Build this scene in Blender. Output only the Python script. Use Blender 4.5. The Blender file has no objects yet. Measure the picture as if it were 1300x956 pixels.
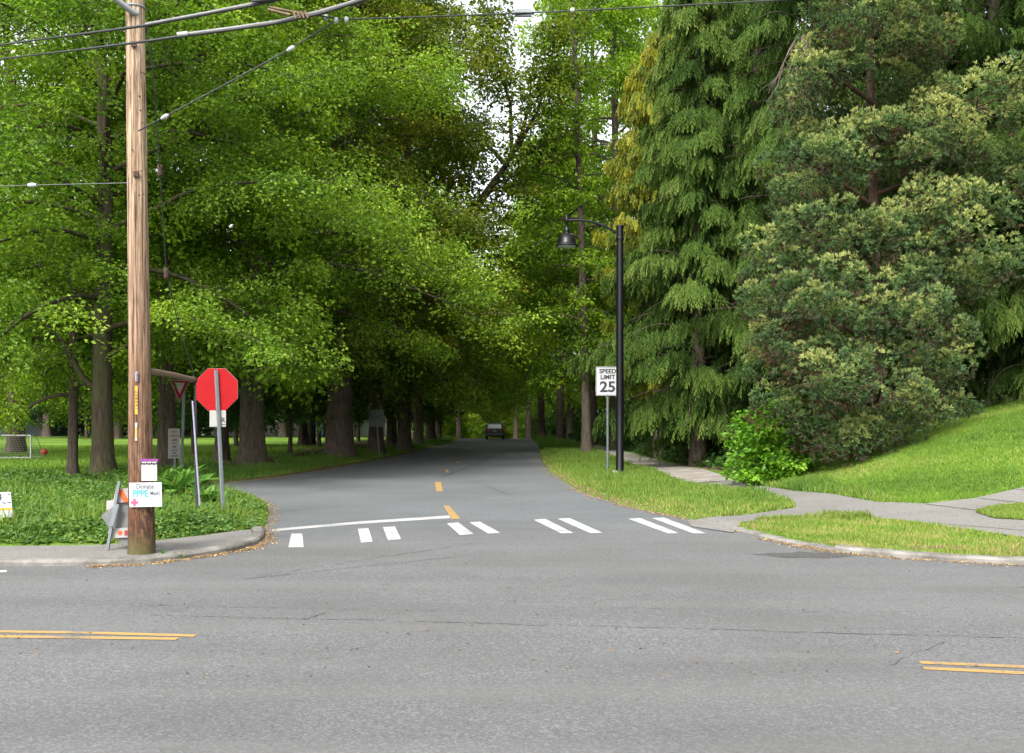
import bpy, math, numpy as np
from mathutils import Vector, geometry
PI = math.pi
sc = bpy.context.scene
COL = sc.collection
FPX, CX, HY, EYE = 1264.0, 650.0, 536.0, 1.70      # focal (px), centre column, horizon row, eye height (m)

# ------------------------------------------------------------------ basics
def tag(o, label=None, cat=None, group=None, kind=None):
    if label: o['label'] = label
    if cat: o['category'] = cat
    if group: o['group'] = group
    if kind: o['kind'] = kind
    return o
def empty(name, loc=(0, 0, 0), rz=0, label=None, cat=None, group=None):
    o = bpy.data.objects.new(name, None); COL.objects.link(o)
    o.location = loc; o.rotation_euler = (0, 0, rz); o.empty_display_size = .2
    return tag(o, label, cat, group)
class Geo:
    """collects vertices / faces / a per-vertex tint / a material slot per face"""
    def __init__(s): s.v, s.f, s.t, s.m, s.n, s.sm = [], [], [], [], 0, []
    def add(s, v, f, tint=0.5, mat=0, smooth=False):
        v = np.asarray(v, dtype=np.float64).reshape(-1, 3)
        if isinstance(f, np.ndarray): fl = [f.astype(np.int64) + s.n]
        else:
            fl = []
            for k in set(len(q) for q in f):
                fl.append(np.array([q for q in f if len(q) == k], dtype=np.int64) + s.n)
        for a in fl:
            if len(a): s.f.append(a); s.m.append(np.full(len(a), mat)); s.sm.append(np.full(len(a), smooth))
        s.v.append(v); s.t.append(np.broadcast_to(np.asarray(tint, dtype=float), (len(v),)))
        s.n += len(v); return s
    def merge(s, g, mat=None):
        off = s.n
        for a, m, q in zip(g.f, g.m, g.sm): s.f.append(a + off); s.m.append(m if mat is None else np.full(len(a), mat)); s.sm.append(q)
        s.v += g.v; s.t += g.t; s.n += g.n; return s
    def mesh(s, name, mats):
        me = bpy.data.meshes.new(name)
        v = np.concatenate(s.v); me.vertices.add(len(v)); me.vertices.foreach_set('co', v.ravel())
        tot = np.concatenate([np.full(len(a), a.shape[1]) for a in s.f]); li = np.concatenate([a.ravel() for a in s.f])
        me.loops.add(len(li)); me.loops.foreach_set('vertex_index', li)
        me.polygons.add(len(tot)); st = np.concatenate([[0], np.cumsum(tot)[:-1]])
        me.polygons.foreach_set('loop_start', st); me.polygons.foreach_set('loop_total', tot)
        me.polygons.foreach_set('material_index', np.concatenate(s.m)); me.polygons.foreach_set('use_smooth', np.concatenate(s.sm))
        at = me.attributes.new('tint', 'FLOAT', 'POINT'); at.data.foreach_set('value', np.concatenate(s.t))
        for m in (mats if isinstance(mats, (list, tuple)) else [mats]): me.materials.append(m)
        me.update(calc_edges=True); return me
    def obj(s, name, mats, parent=None, loc=None):
        o = bpy.data.objects.new(name, s.mesh(name, mats)); COL.objects.link(o)
        if parent: o.parent = parent
        if loc is not None: o.location = loc
        return o
def nrm(a): a = np.asarray(a, float); return a / np.maximum(np.linalg.norm(a, axis=-1, keepdims=True), 1e-9)
def tube(g, pts, rad, sides=8, tint=.5, mat=0, cap=True, smooth=True, wob=0, rng=None):
    P = np.asarray(pts, float); n = len(P); R = np.broadcast_to(np.asarray(rad, float), (n,))
    T = nrm(np.gradient(P, axis=0)); ref = np.array([0, 0, 1.]) if abs(nrm(P[-1] - P[0])[2]) < .9 else np.array([1., 0, 0])
    U = nrm(np.cross(T, ref)); V = np.cross(T, U); a = np.arange(sides) * 2 * PI / sides
    k = np.ones((n, sides))
    if wob: k = 1 + wob * rng.normal(size=(1, sides)) + wob * .5 * rng.normal(size=(n, sides))
    v = P[:, None] + (R[:, None] * k)[..., None] * (np.cos(a)[None, :, None] * U[:, None] + np.sin(a)[None, :, None] * V[:, None])
    i = np.arange(n - 1)[:, None] * sides; j = np.arange(sides)[None]; j2 = (j + 1) % sides
    f = np.stack([i + j, i + j2, i + sides + j2, i + sides + j], -1).reshape(-1, 4)
    g.add(v.reshape(-1, 3), f, tint, mat, smooth)
    if cap:
        for e in (0, n - 1):
            g.add(v[e], [tuple(range(sides)) if e else tuple(range(sides))[::-1]], tint, mat)
    return g
def box(g, c, s, mat=0, rz=0, bev=0, tint=.5, rx=0, ry=0):
    """box centred at c with sizes s; bev chamfers the vertical & horizontal edges"""
    import bmesh
    bm = bmesh.new(); bmesh.ops.create_cube(bm, size=1)
    for q in bm.verts: q.co = Vector((q.co.x * s[0], q.co.y * s[1], q.co.z * s[2]))
    if bev: bmesh.ops.bevel(bm, geom=bm.edges[:], offset=bev, segments=2, affect='EDGES')
    from mathutils import Euler
    M = Euler((rx, ry, rz)).to_matrix(); bm.verts.index_update()
    v = [tuple(M @ q.co + Vector(c)) for q in bm.verts]; f = [tuple(x.index for x in p.verts) for p in bm.faces]
    bm.free(); return g.add(v, f, tint, mat)
def lathe(g, prof, c=(0, 0, 0), sides=24, mat=0):
    P = np.array(prof, float); a = np.arange(sides) * 2 * PI / sides; n = len(P)
    v = np.stack([P[:, :1] * np.cos(a), P[:, :1] * np.sin(a), np.repeat(P[:, 1:], sides, 1)], -1) + np.array(c)
    i = np.arange(n - 1)[:, None] * sides; j = np.arange(sides)[None]; j2 = (j + 1) % sides
    return g.add(v.reshape(-1, 3), np.stack([i + j, i + j2, i + sides + j2, i + sides + j], -1).reshape(-1, 4), .5, mat, True)
def prism(g, poly, y0, y1, mat=0, tint=.5):
    """poly in the xz plane, extruded along y"""
    n = len(poly); v = [(x, y0, z) for x, z in poly] + [(x, y1, z) for x, z in poly]
    f = [tuple(range(n)), tuple(range(2 * n - 1, n - 1, -1))] + [(i, i + n, (i + 1) % n + n, (i + 1) % n) for i in range(n)]
    return g.add(v, f, tint, mat)
def kites(g, c, d, n, L, W, tint, mat=0, fold=.18, mid=.45):
    """leaf shaped quads: root c, direction d, face normal n"""
    d = nrm(d); s = nrm(np.cross(d, n)); n = np.cross(s, d); L = np.broadcast_to(L, (len(c),))[:, None]; W = np.broadcast_to(W, (len(c),))[:, None]
    m = c + d * L * mid; v = np.stack([c, m + s * W * .5 + n * W * fold, c + d * L - n * L * .08, m - s * W * .5 + n * W * fold], 1)
    k = len(c); f = np.arange(4 * k).reshape(k, 4)
    return g.add(v.reshape(-1, 3), f, np.repeat(np.broadcast_to(tint, (k,)), 4), mat)

# ------------------------------------------------------------------ materials
class NT:
    def __init__(s, name):
        s.m = bpy.data.materials.new(name); s.m.use_nodes = True; s.t = s.m.node_tree; s.t.nodes.clear()
        s.out = s.t.nodes.new('ShaderNodeOutputMaterial')
    def n(s, typ, ins=None, **kw):
        nd = s.t.nodes.new('ShaderNode' + typ)
        for k, v in kw.items(): setattr(nd, k, v)
        for k, v in (ins or {}).items():
            if isinstance(v, bpy.types.NodeSocket): s.t.links.new(v, nd.inputs[k])
            else: nd.inputs[k].default_value = v
        return nd
    def noise(s, scale, detail=4, rough=.6, vec=None, dist=0):
        return s.n('TexNoise', {'Scale': scale, 'Detail': detail, 'Roughness': rough, 'Distortion': dist, **({'Vector': vec} if vec else {})}).outputs['Fac']
    def ramp(s, fac, stops, interp='LINEAR'):
        r = s.n('ValToRGB', {'Fac': fac}); e = r.color_ramp.elements; r.color_ramp.interpolation = interp
        while len(e) > len(stops): e.remove(e[-1])
        while len(e) < len(stops): e.new(.5)
        for q, (p, c) in zip(e, stops): q.position = p; q.color = (c if isinstance(c, tuple) else (c, c, c)) + (1,)
        return r.outputs['Color']
    def mix(s, f, a, b, mode='MIX'):
        m = s.n('Mix', data_type='RGBA', blend_type=mode)
        for k, v in ((0, f), (6, a), (7, b)):
            if isinstance(v, bpy.types.NodeSocket): s.t.links.new(v, m.inputs[k])
            else: m.inputs[k].default_value = (v + (1,)) if isinstance(v, tuple) else v
        return m.outputs[2]
    def bump(s, h, st, dist=.02): return s.n('Bump', {'Height': h, 'Strength': st, 'Distance': dist}).outputs['Normal']
    def pos(s, scale=(1, 1, 1), obj=False):
        v = s.n('TexCoord').outputs['Object']
        return s.n('Mapping', {'Vector': v, 'Scale': scale}).outputs['Vector']
    def surf(s, sh): s.t.links.new(sh, s.out.inputs['Surface']); return s.m
    def bsdf(s, col, rough=.7, metal=0, normal=None, spec=.5, **kw):
        i = {'Base Color': (col + (1,)) if isinstance(col, tuple) else col, 'Roughness': rough, 'Metallic': metal, 'Specular IOR Level': spec}
        if normal: i['Normal'] = normal
        i.update(kw); return s.surf(s.n('BsdfPrincipled', i).outputs[0])
def plain(name, col, rough=.6, metal=0, var=.12, scale=6, bump=0, spec=.5):
    t = NT(name); v = t.pos(); f = t.noise(scale, 6, .65, v)
    c = t.mix(t.ramp(f, [(.3, 0.), (.7, 1.)]), tuple(x * (1 - var) for x in col), tuple(min(1, x * (1 + var)) for x in col))
    return t.bsdf(c, rough, metal, t.bump(t.noise(scale * 9, 3, .6, v), bump, .004) if bump else None, spec)
def leafmat(name, stops, trans=.35, rough=.5, spec=.25, tcol=(1.25, 1.35, .6)):
    k_ = {'maple': 1.5, 'dull_': 1.6, 'park_': 1.6, 'under': 1.2, 'cypre': 1.35, 'golde': 1.25, 'junip': 1.9, 'weed_': .82, 'mown_': .80, 'grass': .85}.get(name[:5], .95)
    gs_ = .012 if name[:5] in ('grass', 'mown_', 'weed_') else 0
    stops = [(p, (q[0] * k_ + gs_, q[1] * k_, q[2] * k_ + gs_)) for p, q in stops]; t = NT(name); a = t.n('Attribute', attribute_name='tint'); c = t.ramp(a.outputs['Fac'], stops)
    v = t.pos(); c = t.mix(.5, c, t.ramp(t.noise(.7, 3, .5, v), [(.3, (.62, .66, .62)), (.7, (1., 1., 1.))]), 'MULTIPLY')
    p = t.n('BsdfPrincipled', {'Base Color': c, 'Roughness': rough, 'Specular IOR Level': spec})
    tc = t.mix(1., c, tcol, 'MULTIPLY'); tr = t.n('BsdfTranslucent', {'Color': tc})
    return t.surf(t.n('MixShader', {0: trans, 1: p.outputs[0], 2: tr.outputs[0]}).outputs[0])
M = {}
M['maple'] = leafmat('maple_leaf', [(0, (.020, .048, .006)), (.35, (.058, .112, .008)), (.7, (.118, .195, .018)), (1, (.24, .31, .030))], .45)
M['maple_dark'] = leafmat('dull_leaf', [(0, (.020, .036, .005)), (.4, (.064, .095, .007)), (.75, (.125, .145, .010)), (1, (.20, .17, .018))], .42)
M['far_leaf'] = leafmat('park_leaf', [(0, (.022, .054, .006)), (.5, (.072, .135, .009)), (1, (.19, .27, .017))], .50)
M['dark_leaf'] = leafmat('understorey_leaf', [(0, (.012, .036, .008)), (.5, (.030, .078, .012)), (1, (.075, .15, .020))], .30)
M['cypress'] = leafmat('cypress_spray', [(0, (.010, .022, .006)), (.4, (.029, .057, .012)), (.75, (.066, .108, .020)), (1, (.125, .165, .040))], .25, .8, .04)
M['golden'] = leafmat('golden_spray', [(0, (.025, .05, .006)), (.5, (.075, .115, .010)), (.8, (.19, .20, .014)), (1, (.33, .29, .02))], .38)
M['juniper'] = leafmat('juniper_tuft', [(0, (.050, .030, .018)), (.16, (.040, .055, .028)), (.45, (.046, .082, .034)), (.75, (.095, .132, .044)), (1, (.20, .21, .075))], .2, .8, .04)
M['bush'] = leafmat('bush_leaf', [(0, (.05, .13, .012)), (.5, (.12, .28, .018)), (1, (.23, .42, .035))], .42)
M['weed'] = leafmat('weed_leaf', [(0, (.025, .085, .012)), (.4, (.065, .175, .018)), (.75, (.15, .285, .025)), (1, (.33, .37, .06))], .38)
M['grass'] = leafmat('grass_blade', [(0, (.045, .11, .012)), (.35, (.085, .20, .016)), (.7, (.17, .31, .025)), (.9, (.33, .36, .07)), (1, (.45, .38, .16))], .35)
M['mown'] = leafmat('mown_blade', [(0, (.08, .175, .014)), (.5, (.16, .32, .022)), (.85, (.27, .40, .035)), (1, (.42, .40, .14))], .35)
M['fern'] = leafmat('fern_leaf', [(0, (.03, .09, .012)), (.5, (.07, .19, .022)), (1, (.19, .33, .045))], .3)
def bark(name, dark, light, sx=14, moss=0.):
    t = NT(name); v = t.pos((sx, sx, sx * .16)); f = t.noise(1., 7, .7, v, .6); g = t.noise(.8, 3, .5, t.pos())
    c = t.mix(t.ramp(f, [(.32, 0.), (.68, 1.)]), dark, light)
    c = t.mix(t.ramp(g, [(.5 - .25 * moss, 0.), (.9, min(1, .25 + moss))]), c, (.07, .09, .025))
    return t.bsdf(c, .92, 0, t.bump(f, .9, .05), .2)
M['bark'] = bark('grey_brown_bark', (.030, .021, .016), (.135, .105, .085), 13, .15)
M['bark_light'] = bark('pale_bark', (.032, .025, .019), (.130, .104, .082), 15, .1)
M['bark_moss'] = bark('mossy_bark', (.018, .014, .009), (.075, .058, .038), 12, .5)
M['bark_red'] = bark('reddish_bark', (.030, .018, .013), (.11, .070, .048), 18)
M['twig'] = bark('dead_twig', (.10, .075, .06), (.30, .24, .20), 30)
# utility pole wood
t = NT('weathered_pole_wood'); p0 = t.pos(); v = t.pos((40, 40, 1.0)); f = t.noise(1., 8, .78, v, .3)
hz = t.n('SeparateXYZ', {'Vector': p0}).outputs['Z']
up = t.n('MapRange', {'Value': hz, 'From Min': .2, 'From Max': 5.5}).outputs[0]
pale = t.mix(t.ramp(f, [(.40, 0.), (.58, 1.)]), (.105, .058, .032), (.48, .355, .250))
low = t.mix(t.ramp(f, [(.36, 0.), (.66, 1.)]), (.022, .009, .005), (.19, .078, .033))
wf = t.n('Math', {0: up, 1: t.n('Math', {0: t.noise(1.3, 4, .7, t.pos((5, 5, .5))), 1: .5}, operation='SUBTRACT').outputs[0]}, operation='ADD').outputs[0]
c = t.mix(wf, low, pale)
crk = t.ramp(t.noise(1., 4, .8, t.pos((30, 30, .55)), .5), [(.39, 0.), (.44, 1.)]); c = t.mix(crk, (.045, .028, .018), c)
pit = t.ramp(t.noise(30, 5, .75, t.pos((1, 1, .35))), [(.46, 0.), (.54, .9)])
dm = t.n('MapRange', {'Value': hz, 'From Min': 2.4, 'From Max': .3}).outputs[0]
c = t.mix(t.n('Math', {0: pit, 1: dm}, operation='MULTIPLY').outputs[0], c, (.035, .022, .015))
knot = t.n('TexVoronoi', {'Vector': t.pos((7, 7, 2.4)), 'Scale': 1., 'Randomness': 1.}).outputs['Distance']
c = t.mix(t.ramp(knot, [(.05, .85), (.13, 0.)]), c, (.09, .05, .03))
gm = t.ramp(t.n('MapRange', {'Value': hz, 'From Min': .02, 'From Max': .30}).outputs[0], [(0, .7), (1, 0.)]); c = t.mix(gm, c, (.075, .085, .03))
M['pole'] = t.bsdf(c, .85, 0, t.bump(f, .55, .012), .25)
# asphalt
def asphalt(name, base, warm, speck=1., ground_y=True):
    t = NT(name); v = t.pos(); fine = t.noise(84, 3, .8, v); mid = t.noise(24, 4, .7, v); big = t.noise(.35, 5, .6, v); st = t.noise(1., 5, .6, t.pos((.10, 1.5, 1)))
    a = tuple(x * .62 for x in base); b = tuple(min(1, x * 1.45) for x in base)
    c = t.mix(t.ramp(fine, [(.30, 0.), (.70, 1.)]), a, b)
    chips = t.n('TexVoronoi', {'Vector': v, 'Scale': 66.}, feature='F1'); cc = t.n('SeparateXYZ', {'Vector': chips.outputs['Color']}).outputs['X']
    c = t.mix(t.ramp(cc, [(.74, 0.), (.82, .55 * speck)]), c, tuple(min(1, x * 1.95) for x in base))
    c = t.mix(t.ramp(cc, [(.10, .42 * speck), (.16, 0.)]), c, tuple(x * .30 for x in base))
    c = t.mix(t.ramp(mid, [(.34, .28), (.55, 0.)]), c, tuple(x * .55 for x in base))
    c = t.mix(t.ramp(big, [(.40, .42), (.62, 0.)]), c, tuple(x * .68 for x in warm))
    c = t.mix(t.ramp(st, [(.44, 0.), (.68, .42)]), c, tuple(min(1, x * 1.25) for x in warm))
    return t, v, c, fine, st
t, v, c, fine, st = asphalt('road_asphalt', (.101, .1025, .1035), (.101, .100, .097))
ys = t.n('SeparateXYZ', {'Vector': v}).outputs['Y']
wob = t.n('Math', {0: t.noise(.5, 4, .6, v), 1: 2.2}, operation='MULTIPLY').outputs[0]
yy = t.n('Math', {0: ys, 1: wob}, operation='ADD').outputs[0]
park_lift = t.ramp(t.n('MapRange', {'Value': yy, 'From Min': 14.9, 'From Max': 19.}).outputs[0], [(0, 0.), (1, .75)])
c = t.mix(park_lift, c, t.mix(1., c, (.98, 1.05, 1.08), 'MULTIPLY'))  # bluish park asphalt, also lightened to make up for dim light under the trees
xs_ = t.n('SeparateXYZ', {'Vector': v}).outputs['X']
bend = t.n('Math', {0: t.n('Math', {0: xs_, 1: .11}, operation='MULTIPLY').outputs[0], 1: t.noise(.12, 2, .5, v)}, operation='ADD').outputs[0]
ln = t.n('Math', {0: ys, 1: bend}, operation='ADD').outputs[0]
wv = t.n('Math', {0: t.n('Math', {0: ln, 1: 3.5}, operation='MULTIPLY').outputs[0]}, operation='SINE').outputs[0]
near = t.ramp(t.n('MapRange', {'Value': ys, 'From Min': 11.5, 'From Max': 13.5}).outputs[0], [(0, 1.), (1, 0.)])
c = t.mix(t.n('Math', {0: t.ramp(wv, [(.25, 0.), (1., .13)]), 1: near}, operation='MULTIPLY').outputs[0], c, (.050, .050, .050))
spot = t.ramp(t.noise(1.6, 2, .5, t.pos((1, 1, 1)), .3), [(.20, .5), (.27, 0.)]); c = t.mix(spot, c, (.040, .039, .038))
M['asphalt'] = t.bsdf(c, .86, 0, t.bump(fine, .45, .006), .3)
t, v, c, fine, st = asphalt('path_asphalt', (.148, .143, .135), (.15, .14, .122)); M['path'] = t.bsdf(c, .88, 0, t.bump(fine, .4, .006), .3)
t, v, c, fine, st = asphalt('patch_asphalt', (.062, .061, .059), (.065, .06, .052)); M['patch'] = t.bsdf(c, .88, 0, t.bump(fine, .6, .008), .3)
t = NT('old_concrete'); v = t.pos(); c = t.mix(t.ramp(t.noise(1.2, 7, .65, v), [(.35, 0.), (.68, 1.)]), (.17, .15, .125), (.35, .325, .29))
c = t.mix(t.ramp(t.noise(40, 3, .7, v), [(.38, .5), (.55, 0.)]), c, (.09, .085, .075)); c = t.mix(t.ramp(t.noise(3.1, 5, .75, v, 1.), [(.60, 0.), (.70, .6)]), c, (.10, .07, .045))
M['concrete'] = t.bsdf(c, .9, 0, t.bump(t.noise(30, 4, .7, v), .4, .006), .3)
t = NT('kerb_concrete'); v = t.pos(); c = t.mix(t.ramp(t.noise(2.3, 7, .7, v), [(.34, 0.), (.62, 1.)]), (.08, .073, .062), (.215, .205, .185))
M['kerb'] = t.bsdf(c, .9, 0, t.bump(t.noise(22, 4, .7, v), .5, .01), .3)
def paint(name, col, under, wear=.5):
    t = NT(name); v = t.pos(); w = t.noise(38, 5, .8, v); b = t.noise(2.2, 4, .6, v)
    m = t.n('Math', {0: t.n('Math', {0: w, 1: .62}, operation='MULTIPLY').outputs[0], 1: t.n('Math', {0: b, 1: .38}, operation='MULTIPLY').outputs[0]}, operation='ADD').outputs[0]
    return t.bsdf(t.mix(t.ramp(m, [(wear - .07, 1.), (wear, .12), (wear + .2, 0.)]), col, under), .6, 0, None, .4)
M['white_paint'] = paint('white_road_paint', (.42, .42, .41), (.12, .118, .115), .475)
M['yellow_paint'] = paint('yellow_road_paint', (.36, .215, .062), (.13, .12, .10), .485)
M['crack'] = plain('crack_filler', (.028, .027, .026), .9, 0, .3, 20)
# ground
t = NT('earth_and_turf'); v = t.pos(); a = t.n('Attribute', attribute_name='tint').outputs['Fac']
f1 = t.noise(2.6, 7, .7, v); f2 = t.noise(28, 4, .75, v); f3 = t.noise(.22, 3, .5, v)
turf = t.mix(t.ramp(f1, [(.3, 0.), (.7, 1.)]), (.050, .105, .012), (.11, .19, .020)); turf = t.mix(t.ramp(f2, [(.36, .6), (.6, 0.)]), turf, (.04, .085, .012)); turf = t.mix(t.ramp(f3, [(.4, 0.), (.65, .5)]), turf, (.15, .24, .025))
dirt = t.mix(t.ramp(f1, [(.3, 0.), (.7, 1.)]), (.045, .028, .018), (.15, .10, .062)); dirt = t.mix(t.ramp(f2, [(.5, 0.), (.64, .7)]), dirt, (.26, .19, .11))
k = t.n('Math', {0: a, 1: t.n('Math', {0: t.n('Math', {0: f1, 1: .5}, operation='SUBTRACT').outputs[0], 1: 1.4}, operation='MULTIPLY').outputs[0]}, operation='ADD').outputs[0]
M['ground'] = t.bsdf(t.mix(t.ramp(k, [(.38, 0.), (.62, 1.)]), turf, dirt), .95, 0, t.bump(f2, .7, .03), .15)
t = NT('leaf_litter'); a = t.n('Attribute', attribute_name='tint').outputs['Fac']
M['litter'] = t.bsdf(t.ramp(a, [(0, (.10, .055, .025)), (.5, (.30, .17, .06)), (1, (.50, .36, .13))]), .85)
M['galv'] = plain('galvanised_steel', (.155, .175, .19), .5, .2, .16, 9)
M['signback'] = plain('sign_back_grey', (.125, .128, .125), .6, .1, .15, 7)
M['red'] = plain('red_sign_face', (.27, .0035, .006), .6, 0, .10, 3, 0, .15)
M['red_dull'] = plain('faded_red_sign', (.19, .010, .012), .6, 0, .15, 5, 0, .2)
M['white'] = plain('white_sign_face', (.37, .37, .385), .5, 0, .05, 4)
M['offwhite'] = plain('weathered_white', (.27, .265, .25), .6, 0, .12, 6)
M['ink'] = plain('black_ink', (.018, .018, .022), .6)
M['teal_ink'] = plain('teal_marker', (.05, .27, .28), .7); M['pink_ink'] = plain('pink_marker', (.40, .06, .14), .7); M['grey_ink'] = plain('grey_marker', (.08, .09, .11), .7)
M['redink'] = plain('red_lettering', (.22, .02, .02), .6)
M['purple'] = plain('purple_print', (.16, .02, .15), .5); M['lilac'] = plain('lilac_plastic', (.23, .22, .30), .5)
M['black_metal'] = plain('black_powder_coat', (.003, .0032, .005), .38, .0, .2, 5, 0, .3)
M['lens'] = plain('lamp_lens', (.45, .46, .46), .25)
M['orange'] = plain('orange_reflective', (.50, .075, .010), .5, 0, .08, 8)
M['rust'] = plain('rusty_steel', (.045, .024, .018), .85, .1, .4, 25)
M['rusty_pipe'] = plain('rust_streaked_pipe', (.15, .10, .062), .8, .1, .4, 14, .3)
M['cable_grey'] = plain('grey_cable_sheath', (.16, .16, .165), .5, .1, .2, 9); M['cable_black'] = plain('black_cable', (.025, .025, .028), .6)
M['galv_pale'] = plain('pale_pipe', (.27, .28, .30), .5, .1, .1, 5); M['ceramic'] = plain('white_insulator', (.36, .365, .40), .35)
M['yellow_plate'] = plain('yellow_tag', (.42, .25, .02), .5); M['car'] = plain('dark_car_paint', (.012, .012, .016), .22, .1, .1)
M['glass'] = plain('car_glass', (.05, .055, .06), .08, 0, .1); M['tail'] = plain('tail_light_red', (.42, .012, .012), .4)
M['tyre'] = plain('tyre_rubber', (.02, .02, .02), .85); M['chrome'] = plain('bright_trim', (.22, .23, .24), .3, .5)
M['ball'] = plain('red_ball', (.38, .025, .02), .5, 0, .1); M['teal_box'] = plain('teal_box', (.008, .035, .042), .7)
M['house'] = plain('pale_siding', (.30, .32, .33), .7, 0, .06, 3); M['roof'] = plain('grey_shingle', (.11, .11, .12), .85, 0, .2, 8)
M['petal'] = plain('white_petal', (.42, .42, .39), .7)
t = NT('goal_net'); M['net'] = t.bsdf((.34, .35, .34), .7)

# ------------------------------------------------------------------ terrain
ROAD = np.array([(-80, 10.6), (-30, 11.0), (-12, 11.45), (-8, 11.6), (-6.04, 11.74), (-5.03, 11.78), (-4.42, 11.95), (-4.0, 12.55), (-3.65, 13.18), (-3.56, 13.7), (-3.64, 14.6), (-3.95, 15.7), (-4.45, 18.1), (-5.1, 20.6),
    (-6.0, 22.6), (-7.2, 23.8), (-8.4, 24.7), (-9.0, 25.4), (-8.9, 26.4), (-8.35, 27.4), (-7.6, 29.4), (-7.2, 31.), (-6.86, 34.7), (-6.3, 41.), (-5.85, 48.8), (-5.5, 63), (-5.1, 82), (-5.3, 98), (-5.3, 106), (-5., 114), (-4.1, 124), (-2, 137), (2, 152), (10, 170),
    (16, 168), (9, 150), (5., 136), (3., 124), (2.1, 113), (1.9, 102), (1.95, 88), (1.9, 72), (1.5, 55), (1.28, 40), (1.33, 33.6), (1.6, 25.6), (1.9, 22.7), (2.27, 20.5), (2.7, 19), (3.0, 18), (3.24, 17.1), (3.45, 16), (3.7, 14.8), (3.95, 13.8), (4.25, 13.1), (4.9, 12.45), (6.07, 11.85), (8, 11.4), (12, 10.7), (30, 7.4), (80, -2),
    (80, -16), (30, -5.5), (0, -.6), (-30, .6), (-80, 1)], float)
def sdf(P, x, y):
    """signed distance to a closed polygon (negative inside)"""
    x = np.asarray(x, float).ravel(); y = np.asarray(y, float).ravel(); d = np.full(len(x), 1e9); ins = np.zeros(len(x), bool)
    for i in range(len(P)):
        a, b = P[i], P[(i + 1) % len(P)]; e = b - a
        t = np.clip(((x - a[0]) * e[0] + (y - a[1]) * e[1]) / (e @ e), 0, 1)
        d = np.minimum(d, np.hypot(x - a[0] - t * e[0], y - a[1] - t * e[1]))
        c = (a[1] > y) != (b[1] > y)
        if e[1] != 0: ins ^= c & (x < a[0] + (y - a[1]) * e[0] / e[1])
    return np.where(ins, -d, d)
sm = lambda t: (lambda u: u * u * (3 - 2 * u))(np.clip(t, 0, 1))
def drop(y): return -.0011 * np.maximum(0, np.asarray(y, float) - 101) ** 2
def hill(x, y):
    x0 = np.interp(y, [0, 15, 18, 28, 36, 60], [7.2, 6.4, 6.0, 6.1, 7.6, 7.8]); k = np.interp(y, [0, 26, 34, 60, 120], [.355, .355, .33, .22, .1])
    t = .55 * np.log1p(np.exp(np.clip((x - x0) / .55, -30, 30))); t = 9 * np.tanh(t / 9)
    return k * t * sm((y - 13.) / 9.)
def H(x, y):
    sh = np.shape(x); x = np.asarray(x, float).ravel(); y = np.broadcast_to(np.asarray(y, float), sh).ravel() if sh else np.asarray(y, float).ravel()
    d = sdf(ROAD, x, y)
    z = drop(y) + hill(x, y) + .055 * sm(d / .22) + .035 * sm(d / 2.2) + .17 * sm((y - 24.8) / 1.6) * sm((-8.7 - x) / 1.2)
    z = z + .03 * np.sin(x * .8 + 1.3) * np.sin(y * .55) * sm(d / 3)
    return z.reshape(sh) if sh else float(z[0])
def G(px, py, zoff=None):
    """the point of the ground that the photo shows at a pixel"""
    if zoff is not None: y = FPX * (EYE - zoff) / max(2., py - HY); return np.array([(px - CX) / FPX * y, y])
    y = np.concatenate([np.arange(4, 40, .1), np.arange(40, 150, .5)]); x = (px - CX) / FPX * y; e = EYE + (HY - py) / FPX * y - H(x, y)
    i = int(np.argmax(e < 0)); i = i if i else len(y) - 1; u = e[i - 1] / (e[i - 1] - e[i]) if e[i] < 0 else 1.; yy = y[i - 1] + (y[i] - y[i - 1]) * u
    return np.array([(px - CX) / FPX * yy, yy])
X = lambda px, y: (px - CX) / FPX * y
Z = lambda py, y: EYE + (HY - py) / FPX * y

def sheet(name, poly, zfun, mat, step=None, extra=None):
    """a filled polygon with interior points, draped on zfun"""
    P = np.asarray(poly, float); pts = [Vector(p) for p in P]; edges = [(i, (i + 1) % len(P)) for i in range(len(P))]
    if step:
        pts = []; 
        for i in range(len(P)):
            a, b = P[i], P[(i + 1) % len(P)]; k = max(1, int(np.linalg.norm(b - a) / (step * 1.5)))
            pts += [Vector(a + (b - a) * j / k) for j in range(k)]
        nb = len(pts); edges = [(i, (i + 1) % nb) for i in range(nb)]
        gx, gy = np.meshgrid(np.arange(P[:, 0].min(), P[:, 0].max(), step), np.arange(P[:, 1].min(), P[:, 1].max(), step))
        gx, gy = gx.ravel(), gy.ravel(); k = sdf(P, gx, gy) < -step * .3; pts += [Vector(q) for q in zip(gx[k], gy[k])]
    v, e, f = geometry.delaunay_2d_cdt(pts, edges, [], 1, 1e-5)[:3]
    v = np.array([tuple(q) for q in v]); z = zfun(v[:, 0], v[:, 1])
    g = Geo(); g.add(np.column_stack([v, z]), [tuple(q) for q in f]); 
    me = g.obj(name, mat); 
    if me.data.polygons[0].normal.z < 0: me.data.flip_normals()
    return me
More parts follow.
